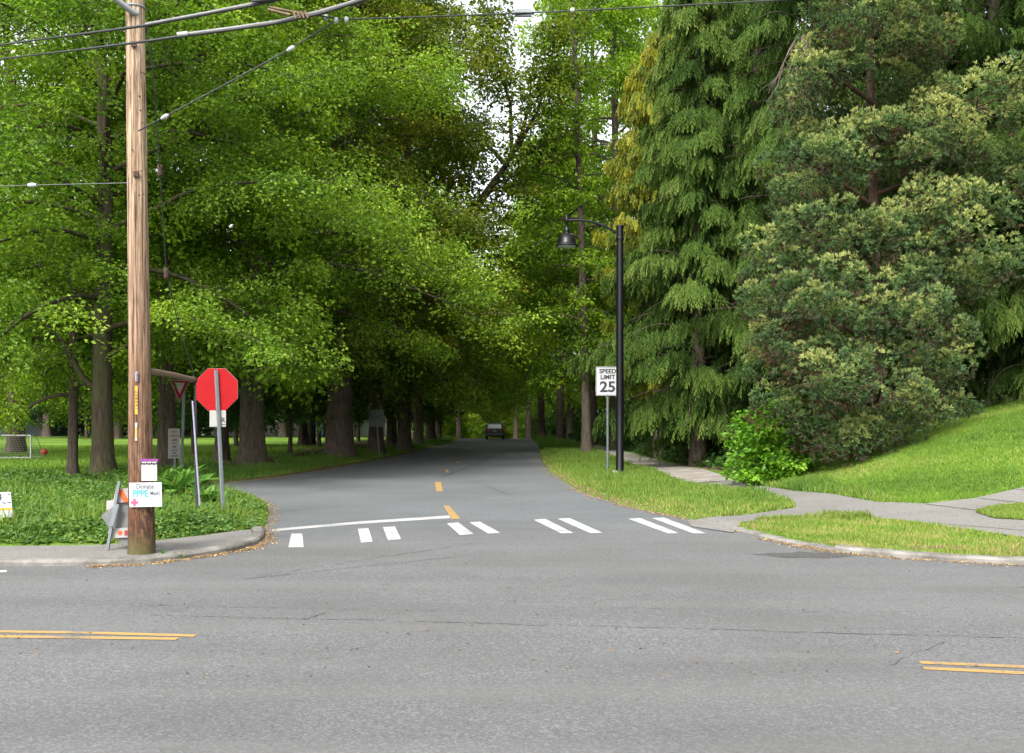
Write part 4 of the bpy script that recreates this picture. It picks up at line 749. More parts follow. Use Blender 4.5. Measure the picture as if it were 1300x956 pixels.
# mast arm of a street light running up and out at the left
ya = 12.27; g = Geo(); a = np.array([X(169, ya) - px_, -.13, Z(16, ya) - .068]); b = np.array([X(141, ya) - px_, -.35, Z(-3, ya) - .068]); d = nrm(b - a); pts = [a + [.03, .05, 0], a, b, b + d * .8, b + d * 1.5 + [0, 0, -.08]]; tube(g, pts, [.03, .036, .036, .033, .03], 12); box(g, a + [.02, .06, -.02], (.07, .05, .26), bev=.01); o = g.obj('mast_arm', M['galv_pale'], P0)
g = Geo(); e_ = np.array(pts[-1]); box(g, e_ + [-.28, -.05, 0.0], (.62, .24, .13), bev=.05); g.obj('lamp_head', M['galv'], o)
# cables: each a run of its own
def sagline(a, b, sag, n=24):
    u = np.linspace(0, 1, n)[:, None]; P = np.array(a) + (np.array(b) - np.array(a)) * u; P[:, 2] -= (4 * sag * u * (1 - u))[:, 0]; return P
def W3(px, py, y): return np.array([X(px, y), y, Z(py, y)])
def runline(pts, n=10):
    """smooth polyline through given points"""
    P = np.array(pts); s = np.concatenate([[0], np.cumsum(np.linalg.norm(np.diff(P, axis=0), axis=1))]); u = np.linspace(0, s[-1], n * len(P)); Q = np.column_stack([np.interp(u, s, P[:, k]) for k in range(3)])
    for _ in range(n // 2): Q[1:-1] = (Q[:-2] + 2 * Q[1:-1] + Q[2:]) / 4
    return Q
CG = 'aerial cables strung from the utility pole'
def cable(label, pts, r, mat, extra=None, n=10):
    e = empty('aerial_cable', tuple(pts[0]), 0, label, 'cable', CG); P = runline(pts, n) - pts[0]; g = Geo(); tube(g, P, np.interp(np.linspace(0, 1, len(P)), np.linspace(0, 1, len(r)), r) if isinstance(r, (list, tuple)) else r, 8); g.obj('cable', mat, e)
    for nm, gg, m in (extra or []): o = gg.obj(nm, m, e); o.location = tuple(-pts[0])
    return e
ga = Geo(); tube(ga, [W3(185, 31, 11.6), W3(265, 16, 11.45), W3(325, 4, 11.35), W3(395, -12, 11.2), W3(500, -40, 11)], .019, 8)
gb = Geo()
for k in range(5): tube(gb, [W3(316 + 4 * k, 1.5 + 2 * (k % 2), 11.3) + [0, 0, .02], W3(346 + 3 * k, -4 + 3 * (k % 2), 11.25)], .017, 6)
cable('upper thick grey aerial cable crossing in front of the pole top', [W3(-220, 88, 13.2), W3(0, 57, 12.6), W3(120, 41, 11.9), W3(185, 32.5, 11.62), W3(265, 17.5, 11.47), W3(345, 2, 11.3), W3(520, -44, 10.9)], [.009, .010, .012, .018, .018, .018], M['cable_black'], [('sheath', ga, M['cable_grey']), ('clamp', gb, M['cable_black'])])
ga = Geo(); tube(ga, [W3(236, 43.5, 11.5), W3(300, 35, 11.45), W3(355, 27, 11.4), W3(405, 15, 11.3), W3(440, 5, 11.2), W3(520, -22, 11.)], .021, 8)
gb = Geo(); q = W3(232, 43.5, 11.48); tube(gb, [q + [-.06, 0, -.005], q + [.06, 0, .01]], .026, 10)
gc = Geo(); tube(gc, [W3(342, 9, 11.25), W3(372, 15, 11.3), W3(388, 18, 11.3)], .014, 7); tube(gc, [W3(340, 12, 11.2), W3(368, 19, 11.25)], .016, 7)
for k in range(4): tube(gc, [W3(372 + 5 * k, 14, 11.25), W3(376 + 5 * k, 23, 11.25)], .013, 6)
cable('lower thick grey aerial cable crossing the pole, with a white splice', [W3(-220, 103, 13.2), W3(0, 75, 12.6), W3(110, 62, 11.9), W3(185, 52.5, 11.6), W3(236, 45, 11.5), W3(300, 37, 11.45), W3(355, 29, 11.4), W3(405, 18, 11.3), W3(440, 7, 11.2), W3(520, -20, 11.)], [.008, .009, .010, .012, .018, .018, .018], M['cable_black'], [('sheath', ga, M['cable_grey']), ('splice', gb, M['white']), ('clamp', gc, M['rusty_pipe'])])
ga = Geo(); box(ga, W3(664, 16.5, 12.1), (.27, .10, .085), bev=.03); gb = Geo(); q = W3(726.5, 12.5, 12.1); box(gb, q, (.05, .04, .05), bev=.01)
gl = []
for px, py in ((414, 22), (427, 26), (440, 25)): gc = Geo(); gl.append(('insulator', gc, M['ceramic'])); q = W3(px, py, 11.4); lathe(gc, [(0, -.035), (.022, -.028), (.026, 0), (.020, .028), (0, .032)], q, 12)
cable('thin level service cable crossing the sky gap with a grey splice box', [W3(405, 20, 11.35), W3(432, 25, 11.4), W3(520, 22, 11.7), W3(600, 19, 12.), W3(700, 15, 12.1), W3(800, 10, 12.2), W3(900, 5, 12.2), W3(1010, -1, 12.2), W3(1300, -24, 12)], .009, M['cable_black'], [('splice_box', ga, M['galv']), ('clip', gb, M['ceramic'])] + gl)
gl = []
for px, py, ly in ((209, 148.5, 11.8), (369, 62, 11.5)):
    ga = Geo(); gl.append(('insulator', ga, M['ceramic'])); q = W3(px, py, ly); d = nrm(W3(369, 62, 11.5) - W3(209, 148.5, 11.8)); tube(ga, [q - d * .05, q - d * .02, q + d * .03, q + d * .055], [.011, .024, .028, .012], 12)
cable('black guy wire slanting up right from the pole between two white insulators', [W3(176, 166, 12.25), W3(209, 148.5, 11.8), W3(290, 105, 11.65), W3(369, 62, 11.5), W3(425, 27, 11.4)], .009, M['cable_black'], gl)
ga = Geo(); q = W3(41, 235, 12.2); tube(ga, [q + [-.05, 0, 0], q + [0, 0, .0], q + [.05, 0, 0]], [.02, .03, .02], 10)
cable('hair-thin wire leaving the pole to the left with one white insulator', [W3(166, 232, 12.03), W3(41, 235, 12.2), W3(-200, 242, 12.6)], .0035, M['cable_grey'], [('insulator', ga, M['ceramic'])])
# sidewalk guy: brace pipe, guy wire, guard
ye = 15.8; end = W3(246, 482, ye); G0 = empty('guy_anchor', (X(249, ye), ye, .12), 0, 'rusty guy wire and horizontal brace pipe staked right of the utility pole', 'guy wire'); off = np.array(G0.location)
a = W3(188, 471, 12.5); g = Geo(); tube(g, [a - off, a + (end - a) * .5 + [0, 0, .01] - off, end - off], [.042, .04, .036], 14); g.obj('brace_pipe', M['rusty_pipe'], G0)
g = Geo(); box(g, end - off, (.09, .09, .10), bev=.01); g.obj('end_clamp', M['rust'], G0); g = Geo(); box(g, a - off, (.05, .10, .16), bev=.01); g.obj('pole_bracket', M['rust'], G0)
g = Geo(); top = W3(187, 30, 12.4); wp = [top, W3(196, 110, 12.55), W3(203, 217, 13.3), W3(209, 310, 14.1), W3(212, 350, 14.4), W3(226, 410, 15.0), end + [.02, 0, .02], end + [.02, 0, -.1]]; tube(g, np.array(wp) - off, .008, 6)
tube(g, [end + [.03, 0, -.04] - off, np.array([.02, 0, .0]), np.array([.02, 0, -.3])], .010, 6); g.obj('guy_wire', M['cable_black'], G0)
for px, py, y in ((203, 217, 13.3), (211, 347, 14.35)): g = Geo(); q = W3(px, py, y) - off; lathe(g, [(.0, -.09), (.03, -.08), (.038, -.03), (.03, 0), (.038, .03), (.03, .08), (0, .09)], q, 12); g.obj('insulator', M['rust'], G0)
g = Geo(); kz = np.linspace(0, 1, 9)
for k in range(9): q = end + (np.array([.0, 0, -.12 - .05 * k])) - off; box(g, q + [.02, 0, 0], (.03, .022, .035), bev=.006, rz=k * .8)
g.obj('chain', M['rust'], G0)
g = Geo(); tube(g, [W3(244.5, 509, ye - .02) - off, W3(250, 590, ye - .04) - off, W3(254.5, 652, ye - .06) - off], .015, 10); g.obj('guard_tube', M['lilac'], G0); g = Geo(); tube(g, [W3(246.5, 520, ye + .03) - off, W3(249.5, 664, ye) - off], .013, 8); g.obj('anchor_rod', M['cable_black'], G0)
# signs
def octagon(r): return [(r * math.cos(PI / 8 + k * PI / 4), r * math.sin(PI / 8 + k * PI / 4)) for k in range(8)]
ys = 17.2; S = empty('stop_sign', (X(283.5, ys), ys, H(X(283.5, ys), ys)), 0, 'red eight-sided sign on a grey post seen from its back', 'stop sign'); o0 = np.array(S.location)
c = W3(275, 494.5, ys + .05) - o0; g = Geo(); prism(g, [(c[0] + a, c[2] + b) for a, b in octagon(.394)], c[1], c[1] + .012); o = g.obj('sign_plate', M['red'], S)
g = Geo(); prism(g, [(c[0] + a, c[2] + b) for a, b in octagon(.397)], c[1] + .004, c[1] + .009); g.obj('sign_rim', M['offwhite'], o)
c2 = W3(276.5, 531.5, ys + .05) - o0; g = Geo(); box(g, c2, (.285, .008, .285), bev=.003); o = g.obj('small_plate', M['offwhite'], S)
text('lettering', 'R', .12, (c2[0] + .095, c2[1] - .006, c2[2] - .03), FACE, M['ink'], o, .001, .001); g = Geo(); box(g, c2 + [.095, -.0055, -.105], (.09, .002, .012)); g.obj('printed_bar', M['ink'], o)
g = Geo(); a = W3(274, 469.5, ys) - o0; b = W3(283.5, 657, ys) - o0; b2 = b + (b - a) * .25; 
for dx, w_, dy in ((0, .055, 0), (-.026, .012, .018), (.026, .012, .018)): tube(g, [a + [dx, dy, 0], b2 + [dx, dy, 0]], w_ / 2 * 1.1, 4, smooth=False)
g.obj('post', M['galv'], S); g = Geo()
for q in (c + [0, -.03, .27], c + [.01, -.03, -.27], c2 + [.0, -.03, 0]): g = Geo(); tube(g, [q, q + [0, -.03, 0]], .012, 8); g.obj('bolt', M['galv'], S)
yv = 29.; S = empty('yield_sign', (X(229, yv), yv, H(X(229, yv), yv)), 0, 'narrow red and white yield sign on a grey post between pole and stop sign', 'yield sign')
o0 = np.array(S.location); S.rotation_euler[2] = 0
ang = math.radians(60)   # the plate is turned well away from the viewer
def plate(poly, y_off, th): return [(a * math.cos(ang), y_off + a * math.sin(ang), b) for a, b in poly]
def turned(g, poly, c, front, th=.006, mat=0):
    n = len(poly); nx = np.array([math.sin(ang), -math.cos(ang), 0]); f_ = [np.array([a * math.cos(ang), a * math.sin(ang), b]) + c + nx * front for a, b in poly]; k_ = [q - nx * th for q in f_]
    g.add(f_ + k_, [tuple(range(n)), tuple(range(2 * n - 1, n - 1, -1))] + [(i, i + n, (i + 1) % n + n, (i + 1) % n) for i in range(n)], .5, mat)
c = W3(228, 492, yv - .05) - o0; tri = lambda s: [(-s * .38, s * .22), (0, -s * .44), (s * .38, s * .22)]
g = Geo(); turned(g, tri(.98), c, 0); o = g.obj('sign_rim', M['offwhite'], S); g = Geo(); turned(g, tri(.90), c, .004); o = g.obj('sign_plate', M['red_dull'], S); g = Geo(); turned(g, tri(.50), c + [0, 0, .03], .008); g.obj('white_triangle', M['offwhite'], o)
g = Geo(); tube(g, [c + [.06, .20, .16], (W3(230.5, 612, yv + .2) - o0)], .042, 4, smooth=False); g.obj('post', M['galv'], S)
yp = 28.6; S = empty('parking_sign', (X(221, yp), yp, H(X(221, yp), yp)), 0, 'tall narrow white notice with red and black print left of the yield sign post', 'sign'); o0 = np.array(S.location)
ang = math.radians(55); c = W3(221, 563, yp) - o0; g = Geo(); r_ = .86 / 2; turned(g, [(-.2, -r_), (.2, -r_), (.2, r_), (-.2, r_)], c, 0); o = g.obj('sign_plate', M['offwhite'], S)
nx = np.array([math.sin(ang), -math.cos(ang), 0])
for s_, dz_, sz_, m_ in (('NO', .33, .11, 'redink'), ('PARKING', .22, .07, 'redink'), ('2AM', .10, .10, 'redink'), ('ANY', .0, .08, 'redink'), ('TIME', -.10, .07, 'ink'), ('ON THIS', -.20, .06, 'ink'), ('SIDE', -.28, .07, 'ink'), ('OF ROAD', -.36, .06, 'ink')):
    q = c + nx * .006 + [0, 0, dz_]; text('lettering', s_, sz_, tuple(q), (PI / 2, 0, ang), M[m_], o, .001, .001)
g = Geo(); tube(g, [c + [.0, .05, .45], [.0, .05, -.3]], .03, 4, smooth=False); g.obj('post', M['galv'], S)
yg = 47.; S = empty('sign_back', (X(482, yg), yg, H(X(482, yg), yg)), 0, 'square grey sign seen from behind, in front of a dark trunk on the left verge', 'sign'); o0 = np.array(S.location)
g = Geo(); box(g, W3(478, 531, yg) - o0, (.72, .01, .82), bev=.004); g.obj('sign_plate', M['signback'], S); g = Geo(); tube(g, [W3(477, 521, yg - .04) - o0, W3(482, 582, yg - .04) - o0], .035, 4, smooth=False); g.obj('post', M['galv'], S)
for py in (525, 537): g = Geo(); box(g, W3(478, py, yg - .03) - o0, (.6, .02, .03)); g.obj('stiffener', M['galv'], S)
yl = 32.; S = empty('speed_limit_sign', (X(771.5, yl), yl, H(X(771.5, yl), yl)), 0, 'white speed limit 25 sign on a slim post beside the black lamp pole', 'speed limit sign'); o0 = np.array(S.location)
c = W3(771.5, 484, yl - .05) - o0; g = Geo(); box(g, c, (.76, .006, .93), bev=.002); o = g.obj('sign_plate', M['white'], S)
g = Geo()
for a, b, s_ in (((0, .445), (.72, .012), 0), ((0, -.445), (.72, .012), 0), ((-.36, 0), (.012, .90), 0), ((.36, 0), (.012, .90), 0)): box(g, c + [a[0], -.005, a[1]], (b[0], .003, b[1]))
g.obj('border', M['ink'], o)
text('lettering', 'SPEED', .20, tuple(c + [0, -.006, .315]), FACE, M['ink'], o, .001, .0075, sx=1.0); text('lettering', 'LIMIT', .20, tuple(c + [0, -.006, .125]), FACE, M['ink'], o, .001, .0075, sx=1.0); text('lettering', '25', .47, tuple(c + [0, -.006, -.195]), FACE, M['ink'], o, .001, .014, sx=1.1)
g = Geo(); tube(g, [c + [0, .03, .44], [0, .0, -.3]], .034, 4, smooth=False); g.obj('post', M['galv'], S)
g = Geo()
for dz_ in (.40, -.42): g = Geo(); tube(g, [c + [0, -.003, dz_], c + [0, -.012, dz_]], .012, 8); g.obj('bolt', M['galv'], S)
# street lamp
yL = 30.6; S = empty('street_lamp', (X(787, yL), yL, H(X(787, yL), yL)), 0, 'black street lamp with a bell shade on a curved arm over the right verge', 'street lamp'); o0 = np.array(S.location)
zt = Z(288, yL) - o0[2]; g = Geo(); lathe(g, [(.17, -.3), (.17, .04), (.155, .05), (.150, .10), (.122, .16), (.118, 2.2), (.108, zt - .25), (.108, zt)], sides=24); S_ = g.obj('pole', M['black_metal'], S)
g = Geo(); lathe(g, [(.118, zt - .42), (.122, zt - .40), (.122, zt - .33), (.118, zt - .31)]); g.obj('collar', M['black_metal'], S); g = Geo(); lathe(g, [(.122, zt), (.125, zt + .02), (.10, zt + .05), (.0, zt + .075)]); g.obj('pole_cap', M['black_metal'], S)
hx = X(719.5, yL) - o0[0]; az_ = [W3(785, 297, yL), W3(778, 292, yL), W3(768, 287.5, yL), W3(757, 283, yL), W3(745, 280.2, yL), W3(733, 279.3, yL), W3(720, 280, yL)]; g = Geo(); tube(g, runline(az_, 5) - o0, [.040] + [.034] * 34, 10) if False else tube(g, runline(az_, 5) - o0, .034, 10); g.obj('arm', M['black_metal'], S)
zs = Z(280, yL) - o0[2]; g = Geo(); lathe(g, [(0, zs + .20), (.02, zs + .18), (.03, zs + .12), (.045, zs + .08), (.055, zs + .03), (.055, zs - .05), (.035, zs - .08), (.03, zs - .20)], (hx, 0, 0)); g.obj('finial', M['black_metal'], S)
g = Geo(); lathe(g, [(.03, zs - .17), (.06, zs - .20), (.095, zs - .27), (.10, zs - .36), (.085, zs - .39), (.12, zs - .42), (.20, zs - .47), (.27, zs - .58), (.295, zs - .70), (.31, zs - .735), (.355, zs - .76), (.36, zs - .79), (.33, zs - .80), (.30, zs - .79), (.27, zs - .70), (.1, zs - .5)], (hx, 0, 0), 28); o = g.obj('lamp_shade', M['black_metal'], S)
g = Geo(); lathe(g, [(.31, zs - .775), (.26, zs - .82), (.14, zs - .85), (0, zs - .86)], (hx, 0, 0), 24); g.obj('lens', M['lens'], o)
g = Geo(); box(g, (-.16, -.12, .05), (.16, .16, .14), bev=.02); g.obj('ground_box', M['offwhite'], S)
# folded barricade with a road-work sign behind the pole
yb = 12.75; S = empty('barricade', (X(146, yb), yb, .07), 0, 'folded orange and white barricade with a grey diamond sign, leaning behind the utility pole', 'barricade'); o0 = np.array(S.location); q3 = lambda px, py, dy=0: W3(px, py, yb + dy) - o0
def bar(g, a, b, w, th=.03): 
    a, b = np.array(a), np.array(b); d = nrm(b - a); s = nrm(np.cross(d, [0, 1, 0])) * w / 2; y = np.array([0, th / 2, 0]); v = [a - s - y, a + s - y, b + s - y, b - s - y, a - s + y, a + s + y, b + s + y, b - s + y]; g.add(v, [(0, 1, 2, 3), (7, 6, 5, 4), (0, 4, 5, 1), (1, 5, 6, 2), (2, 6, 7, 3), (3, 7, 4, 0)])
for (a, b), dy in (((151.5, 611), (136.5, 701.5)), -.04), (((188, 611), (176, 700)), -.02):
    g = Geo(); bar(g, q3(*a, dy), q3(*b, dy) * [1, 1, 0] + [0, 0, .005] if True else 0, .035); g.obj('leg', M['galv'], S)
for (a, b), dy in ((((149, 640), (141.5, 668)), -.07),):
    g = Geo(); bar(g, q3(*a, dy), q3(*b, dy), .05, .02); g.obj('hinge_strut', M['galv'], S)
g = Geo(); prism(g, [q3(*p)[[0, 2]] for p in [(147, 621), (200, 616), (200, 634), (143, 639)]], .0, .025); o = g.obj('upper_board', M['offwhite'], S)
g = Geo(); prism(g, [q3(*p)[[0, 2]] for p in [(149, 622), (155.5, 621.3), (164.5, 637), (157, 638)]], -.003, -.0005); g.obj('orange_stripe', M['orange'], o); g = Geo(); prism(g, [q3(*p)[[0, 2]] for p in [(176, 619.5), (186, 618.8), (198, 634), (188, 635)]], -.003, -.0005); g.obj('orange_stripe', M['orange'], o)
g = Geo(); prism(g, [q3(*p)[[0, 2]] for p in [(133, 636), (150, 634), (150, 647), (133, 648)]], .05, .06); g.obj('white_flap', M['offwhite'], S)
g = Geo(); prism(g, [q3(*p)[[0, 2]] for p in [(127, 656), (129, 653), (153, 636), (158, 635), (186, 660), (187, 663), (157, 694), (154, 694)]], .035, .045); g.obj('diamond_sign', M['signback'], S)
g = Geo(); prism(g, [q3(*p)[[0, 2]] for p in [(138, 671.5), (190, 668), (190, 681), (137, 683.5)]], .0, .025); o = g.obj('lower_board', M['offwhite'], S)
g = Geo(); q = q3(152.5, 676.5); tube(g, [q * [1, 0, 1] + [0, .002, 0], q * [1, 0, 1] + [0, -.004, 0]], .030, 20, smooth=False); g.obj('reflector', M['orange'], o)
g = Geo(); prism(g, [q3(*p)[[0, 2]] for p in [(158, 673.5), (188, 671.5), (188, 678.5), (158, 680)]], -.003, -.0005); g.obj('orange_panel', M['redink'], o)
# yard sign at the left edge
yy0 = 14.6; S = empty('yard_sign', (X(0, yy0), yy0, H(X(0, yy0), yy0)), 0, 'small white yard sign with an orange stripe among weeds at the left edge', 'yard sign'); o0 = np.array(S.location); q3 = lambda px, py, dy=0: W3(px, py, yy0 + dy) - o0
g = Geo(); prism(g, [q3(*p)[[0, 2]] for p in [(-38, 626), (13.5, 624.5), (16.5, 656.5), (-36, 659)]], 0, .006); o = g.obj('sign_board', M['white'], S)
g = Geo(); prism(g, [q3(*p)[[0, 2]] for p in [(-37, 646.3), (15.6, 644.6), (15.9, 647.6), (-37, 649.3)]], -.003, -.0005); g.obj('orange_stripe', M['yellow_plate'], o); text('lettering', '1994', .145, tuple(q3(-10, 631.5, -.005)), FACE, M['ink'], o, .001, -.001);
for k, (px, py, w_) in enumerate(((11, 627.5, .03), (11.5, 638, .05), (-2, 637, .04), (5, 638.5, .05))): g = Geo(); box(g, q3(px, py, -.004), (w_, .002, .014), ry=.2 * (k - 1)); g.obj('printed_mark', M['grey_ink'], o)
g = Geo(); tube(g, [q3(-26, 650, .01), q3(-26, 690, .01)], .005, 6); g.obj('wire_stake', M['galv'], S); g = Geo(); tube(g, [q3(6, 650, .01), q3(6, 690, .01)], .005, 6); g.obj('wire_stake', M['galv'], S)
# goal
yg = 39.5; gx0, gx1 = X(-95, yg), X(39, yg); zg = H(gx1, yg); S = empty('soccer_goal', ((gx0 + gx1) / 2, yg, zg), 0, 'small white soccer goal with a net on the park lawn', 'goal'); hw = (gx1 - gx0) / 2; hg = .92; g = Geo()
tube(g, [(-hw, 0, 0), (-hw, 0, hg), ], .03, 8); tube(g, [(hw, 0, 0), (hw, 0, hg)], .03, 8); tube(g, [(-hw, 0, hg), (hw, 0, hg)], .03, 8); tube(g, [(-hw, 0, .03), (hw, 0, .03)], .026, 8); g.obj('goal_frame', M['white'], S)
g = Geo()
for s_ in (-hw, hw): tube(g, [(s_, 0, .03), (s_, 1.2, .03)], .02, 6); tube(g, [(s_, 1.2, .03), (s_, .4, hg), (s_, 0, hg)], .015, 6)
tube(g, [(-hw, 1.2, .03), (hw, 1.2, .03)], .02, 6); g.obj('back_stay', M['white'], S)
g = Geo()
for k in range(int(hw * 2 / .13)): xk = -hw + .13 * (k + .5); tube(g, [(xk, .4, hg), (xk, 1.2, .03)], .0045, 3, cap=False); tube(g, [(xk, 0, hg), (xk, .4, hg)], .0045, 3, cap=False)
for k in range(10): u = k / 10; tube(g, [(-hw, .4 + .8 * u, hg - (hg - .03) * u), (hw, .4 + .8 * u, hg - (hg - .03) * u)], .0045, 3, cap=False)
g.obj('net', M['net'], S)
yb_ = 42.; xb = X(56, yb_); g = Geo(); a = np.linspace(-PI / 2, PI / 2, 13); lathe(g, [(.14 * math.cos(t_), .14 * math.sin(t_)) for t_ in a], sides=20); o = g.obj('ball', M['ball']); o.location = (xb, yb_, H(xb, yb_) + .155); tag(o, 'red ball lying on the lawn right of the goal', 'ball')
# distant buildings and a container
def house(x, y, w, d, h, label, wall, rh=1.6, wins=()):
    S = empty('park_building', (x, y, H(x, y)), 0, label, 'building'); g = Geo(); box(g, (0, 0, h / 2), (w, d, h)); S1 = g.obj('wall', wall, S); g = Geo(); prism(g, [(-w / 2 - .4, h - .02), (w / 2 + .4, h - .02), (0, h + rh)], -d / 2 - .3, d / 2 + .3); g.obj('roof', M['roof'], S)
    for a, b in wins:
        g = Geo(); box(g, (a, -d / 2 - .03, b), (1.3, .08, 1.3)); o = g.obj('window', M['white'], S); g = Geo(); box(g, (a, -d / 2 - .06, b), (1.05, .06, 1.05)); g.obj('pane', M['glass'], o)
    g = Geo(); box(g, (w * .3, -d / 2 - .04, 1.05), (1., .08, 2.1)); g.obj('door', M['signback'], S); return S
house(X(462, 104), 104, 7., 6., 4.6, 'white building glimpsed between trunks behind the grey sign back', M['house'], 1.6, ((-2, 2.2), (0.2, 2.2)))
house(X(40, 108), 108, 7, 6., 3.0, 'pale blue-grey building beyond the lawn above the goal', plain('blue_siding', (.10, .135, .16), .7), 1.2, ((-2, 1.7), (0, 1.7)))
house(X(340, 109), 109, 10, 6., 2.9, 'low whitish building far behind the lawn, left of the twin trunks', M['offwhite'], .8, ((-3, 1.5), (-.5, 1.5)))
yc = 98.; S = empty('container', (X(402, yc), yc, H(X(402, yc), yc)), 0, 'dark teal storage container at the back of the lawn', 'container'); g = Geo(); box(g, (0, 0, 1.2), (2.4, 5., 2.3), bev=.03); g.obj('container_body', M['teal_box'], S)
g = Geo()
for k in range(9): box(g, (-1.08 + .27 * k, -2.53, 1.2), (.08, .05, 2.1))
g.obj('rib', M['teal_box'], S)
g = Geo(); xs0, xs1 = X(-60, 112), X(52, 112)
tag(box(g, ((xs0 + xs1) / 2 - 3, 101, .62), (16, .25, .5), bev=.03).obj('low_wall', M['concrete']), 'low pale wall at the back of the lawn above the goal', 'wall')
# dark SUV driving away
yc = 97.; xc = X(628, yc); S = empty('parked_car', (xc, yc, .0), 0, 'dark SUV seen from behind at the end of the park road', 'car'); S.name = 'dark_car'
def loft(g, secs, mat=0):
    n = len(secs[0]); v = np.concatenate([np.array(s_) for s_ in secs]); f = []
    for i in range(len(secs) - 1):
        for j in range(n): f.append((i * n + j, i * n + (j + 1) % n, (i + 1) * n + (j + 1) % n, (i + 1) * n + j))
    f.append(tuple(range(n))[::-1]); f.append(tuple((len(secs) - 1) * n + k for k in range(n))); g.add(v, f, .5, mat)
def sec(y, hw_, zb, zs_, zt_, ht): return [(-hw_ * .94, y, zb), (-hw_, y, zb + .15), (-hw_, y, zs_ - .08), (-hw_ * .97, y, zs_), (-ht, y, zt_ - .08), (-ht + .12, y, zt_), (ht - .12, y, zt_), (ht, y, zt_ - .08), (hw_ * .97, y, zs_), (hw_, y, zs_ - .08), (hw_, y, zb + .15), (hw_ * .94, y, zb)]
g = Geo(); loft(g, [sec(0, .84, .42, .98, 1.02, .80), sec(.06, .90, .34, 1.0, 1.10, .80), sec(.30, .92, .30, 1.02, 1.58, .70), sec(.55, .92, .30, 1.02, 1.67, .69), sec(2.2, .92, .28, 1.0, 1.70, .70), sec(2.9, .92, .28, .99, 1.58, .68), sec(3.6, .91, .28, .98, 1.06, .78), sec(4.4, .88, .32, .84, .90, .76), sec(4.62, .80, .40, .70, .74, .70)]); g.obj('body', M['car'], S)
g = Geo(); v = [(-.68, .045, 1.10), (.68, .045, 1.10), (.62, .272, 1.52), (-.62, .272, 1.52)]; g.add(v + [(a, b + .05, c_) for a, b, c_ in v], [(0, 1, 2, 3), (7, 6, 5, 4), (0, 4, 5, 1), (2, 6, 7, 3)]); g.obj('rear_window', M['chrome'], S)
for sx in (-1, 1):
    g = Geo(); v = [(sx * .915, .6, 1.07), (sx * .915, 3.3, 1.06), (sx * .735, 2.7, 1.55), (sx * .735, .7, 1.58)]; g.add(v + [(a - sx * .05, b, c_) for a, b, c_ in v], [(0, 1, 2, 3), (7, 6, 5, 4), (0, 4, 5, 1), (2, 6, 7, 3)]); g.obj('side_window', M['glass'], S)
    g = Geo(); box(g, (sx * .72, .02, .97), (.30, .12, .20), bev=.03); g.obj('tail_light', M['tail'], S); g = Geo(); box(g, (sx * 1.02, 3.05, 1.12), (.2, .12, .15), bev=.03); g.obj('mirror', M['chrome' if sx < 0 else 'car'], S)
    g = Geo(); tube(g, [(sx * .60, .7, 1.70), (sx * .60, .75, 1.75), (sx * .6, 2.3, 1.76), (sx * .6, 2.4, 1.70)], .02, 6); g.obj('roof_rail', M['chrome'], S)
    for yw in (.85, 3.65):
        g = Geo(); tube(g, [(sx * .70, yw, .35), (sx * .93, yw, .35)], .35, 24); o = g.obj('wheel', M['tyre'], S); g = Geo(); tube(g, [(sx * .92, yw, .35), (sx * .945, yw, .35)], .22, 16); g.obj('rim', M['chrome'], o)
g = Geo(); box(g, (0, .0, .50), (1.7, .16, .22), bev=.04); o = g.obj('bumper', M['car'], S); g = Geo(); box(g, (0, -.085, .56), (1.3, .02, .03)); g.obj('bumper_trim', M['chrome'], o)
g = Geo(); box(g, (0, .0, .84), (.34, .03, .15), bev=.005); g.obj('number_plate', M['offwhite'], S)

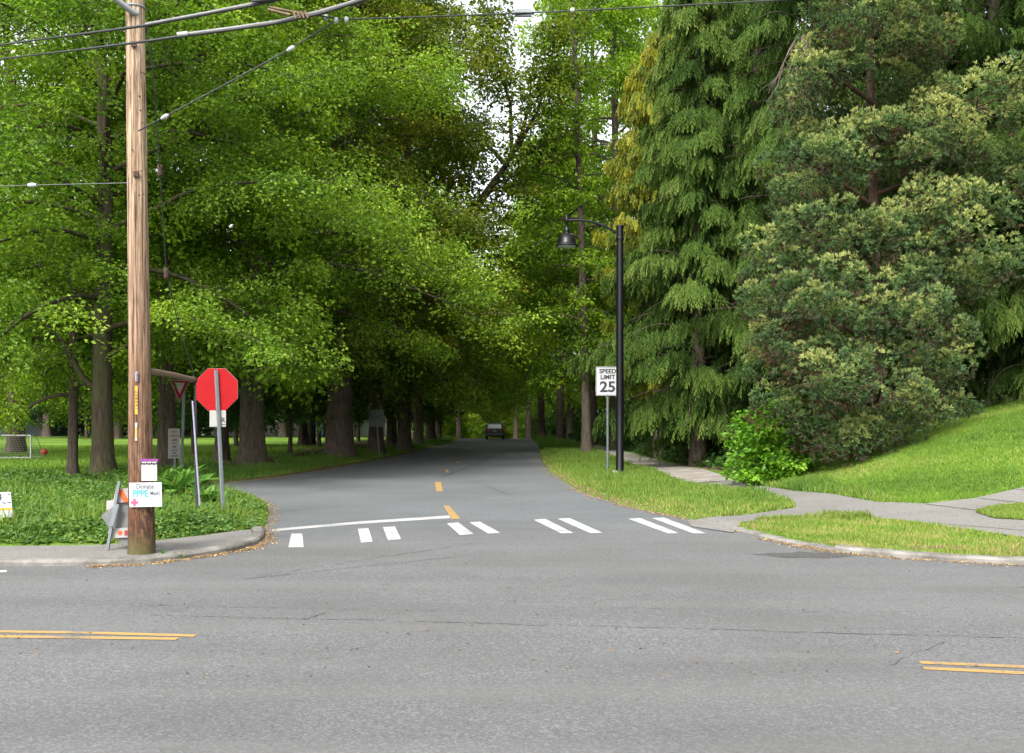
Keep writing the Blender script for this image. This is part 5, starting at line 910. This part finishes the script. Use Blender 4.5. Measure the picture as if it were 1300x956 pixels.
# ------------------------------------------------------------------ camera, light, sky
cam = bpy.data.cameras.new('camera'); co = bpy.data.objects.new('camera', cam); COL.objects.link(co); co.location = (0, 0, EYE); co.rotation_euler = (PI / 2, 0, 0)
cam.sensor_width = 36; cam.sensor_fit = 'HORIZONTAL'; cam.lens = 36 * FPX / 1300; cam.shift_y = (HY - 478) / 1300; cam.clip_end = 3000; cam.clip_start = .05; sc.camera = co
SUN_EL, SUN_AZ = math.radians(47), math.radians(203)      # azimuth clockwise from +Y: behind the camera, a little to the left
ld = bpy.data.lights.new('sun', 'SUN'); ld.energy = 1.5; ld.angle = math.radians(14); ld.color = (1, .96, .90); lo = bpy.data.objects.new('sun', ld); COL.objects.link(lo)
dv = Vector((math.sin(SUN_AZ) * math.cos(SUN_EL), math.cos(SUN_AZ) * math.cos(SUN_EL), math.sin(SUN_EL))); lo.rotation_euler = dv.to_track_quat('Z', 'Y').to_euler(); lo.location = (0, 0, 40)
w = bpy.data.worlds.new('World'); sc.world = w; w.use_nodes = True; nt = w.node_tree; nt.nodes.clear()
o = nt.nodes.new('ShaderNodeOutputWorld'); b = nt.nodes.new('ShaderNodeBackground'); s = nt.nodes.new('ShaderNodeTexSky'); s.sky_type = 'NISHITA'; s.sun_disc = False; s.sun_elevation = SUN_EL; s.sun_rotation = SUN_AZ; s.air_density = 1.; s.dust_density = 4.; s.ozone_density = 1.
hs = nt.nodes.new('ShaderNodeHueSaturation'); hs.inputs['Saturation'].default_value = .22; hs.inputs['Value'].default_value = 1.15
nt.links.new(s.outputs[0], hs.inputs['Color']); nt.links.new(hs.outputs[0], b.inputs['Color']); nt.links.new(b.outputs[0], o.inputs[0]); b.inputs['Strength'].default_value = .15
sc.view_settings.view_transform = 'Standard'; sc.view_settings.look = 'None'; sc.view_settings.gamma = 1; sc.view_settings.use_curve_mapping = False; sc.view_settings.exposure = 1.5
sc.cycles.max_bounces = 8; sc.cycles.diffuse_bounces = 6; sc.cycles.transmission_bounces = 6; sc.cycles.glossy_bounces = 2; sc.cycles.transparent_max_bounces = 4; sc.cycles.use_denoising = True; sc.cycles.caustics_reflective = False; sc.cycles.caustics_refractive = False
sc.cycles.use_adaptive_sampling = True; sc.cycles.adaptive_threshold = .012
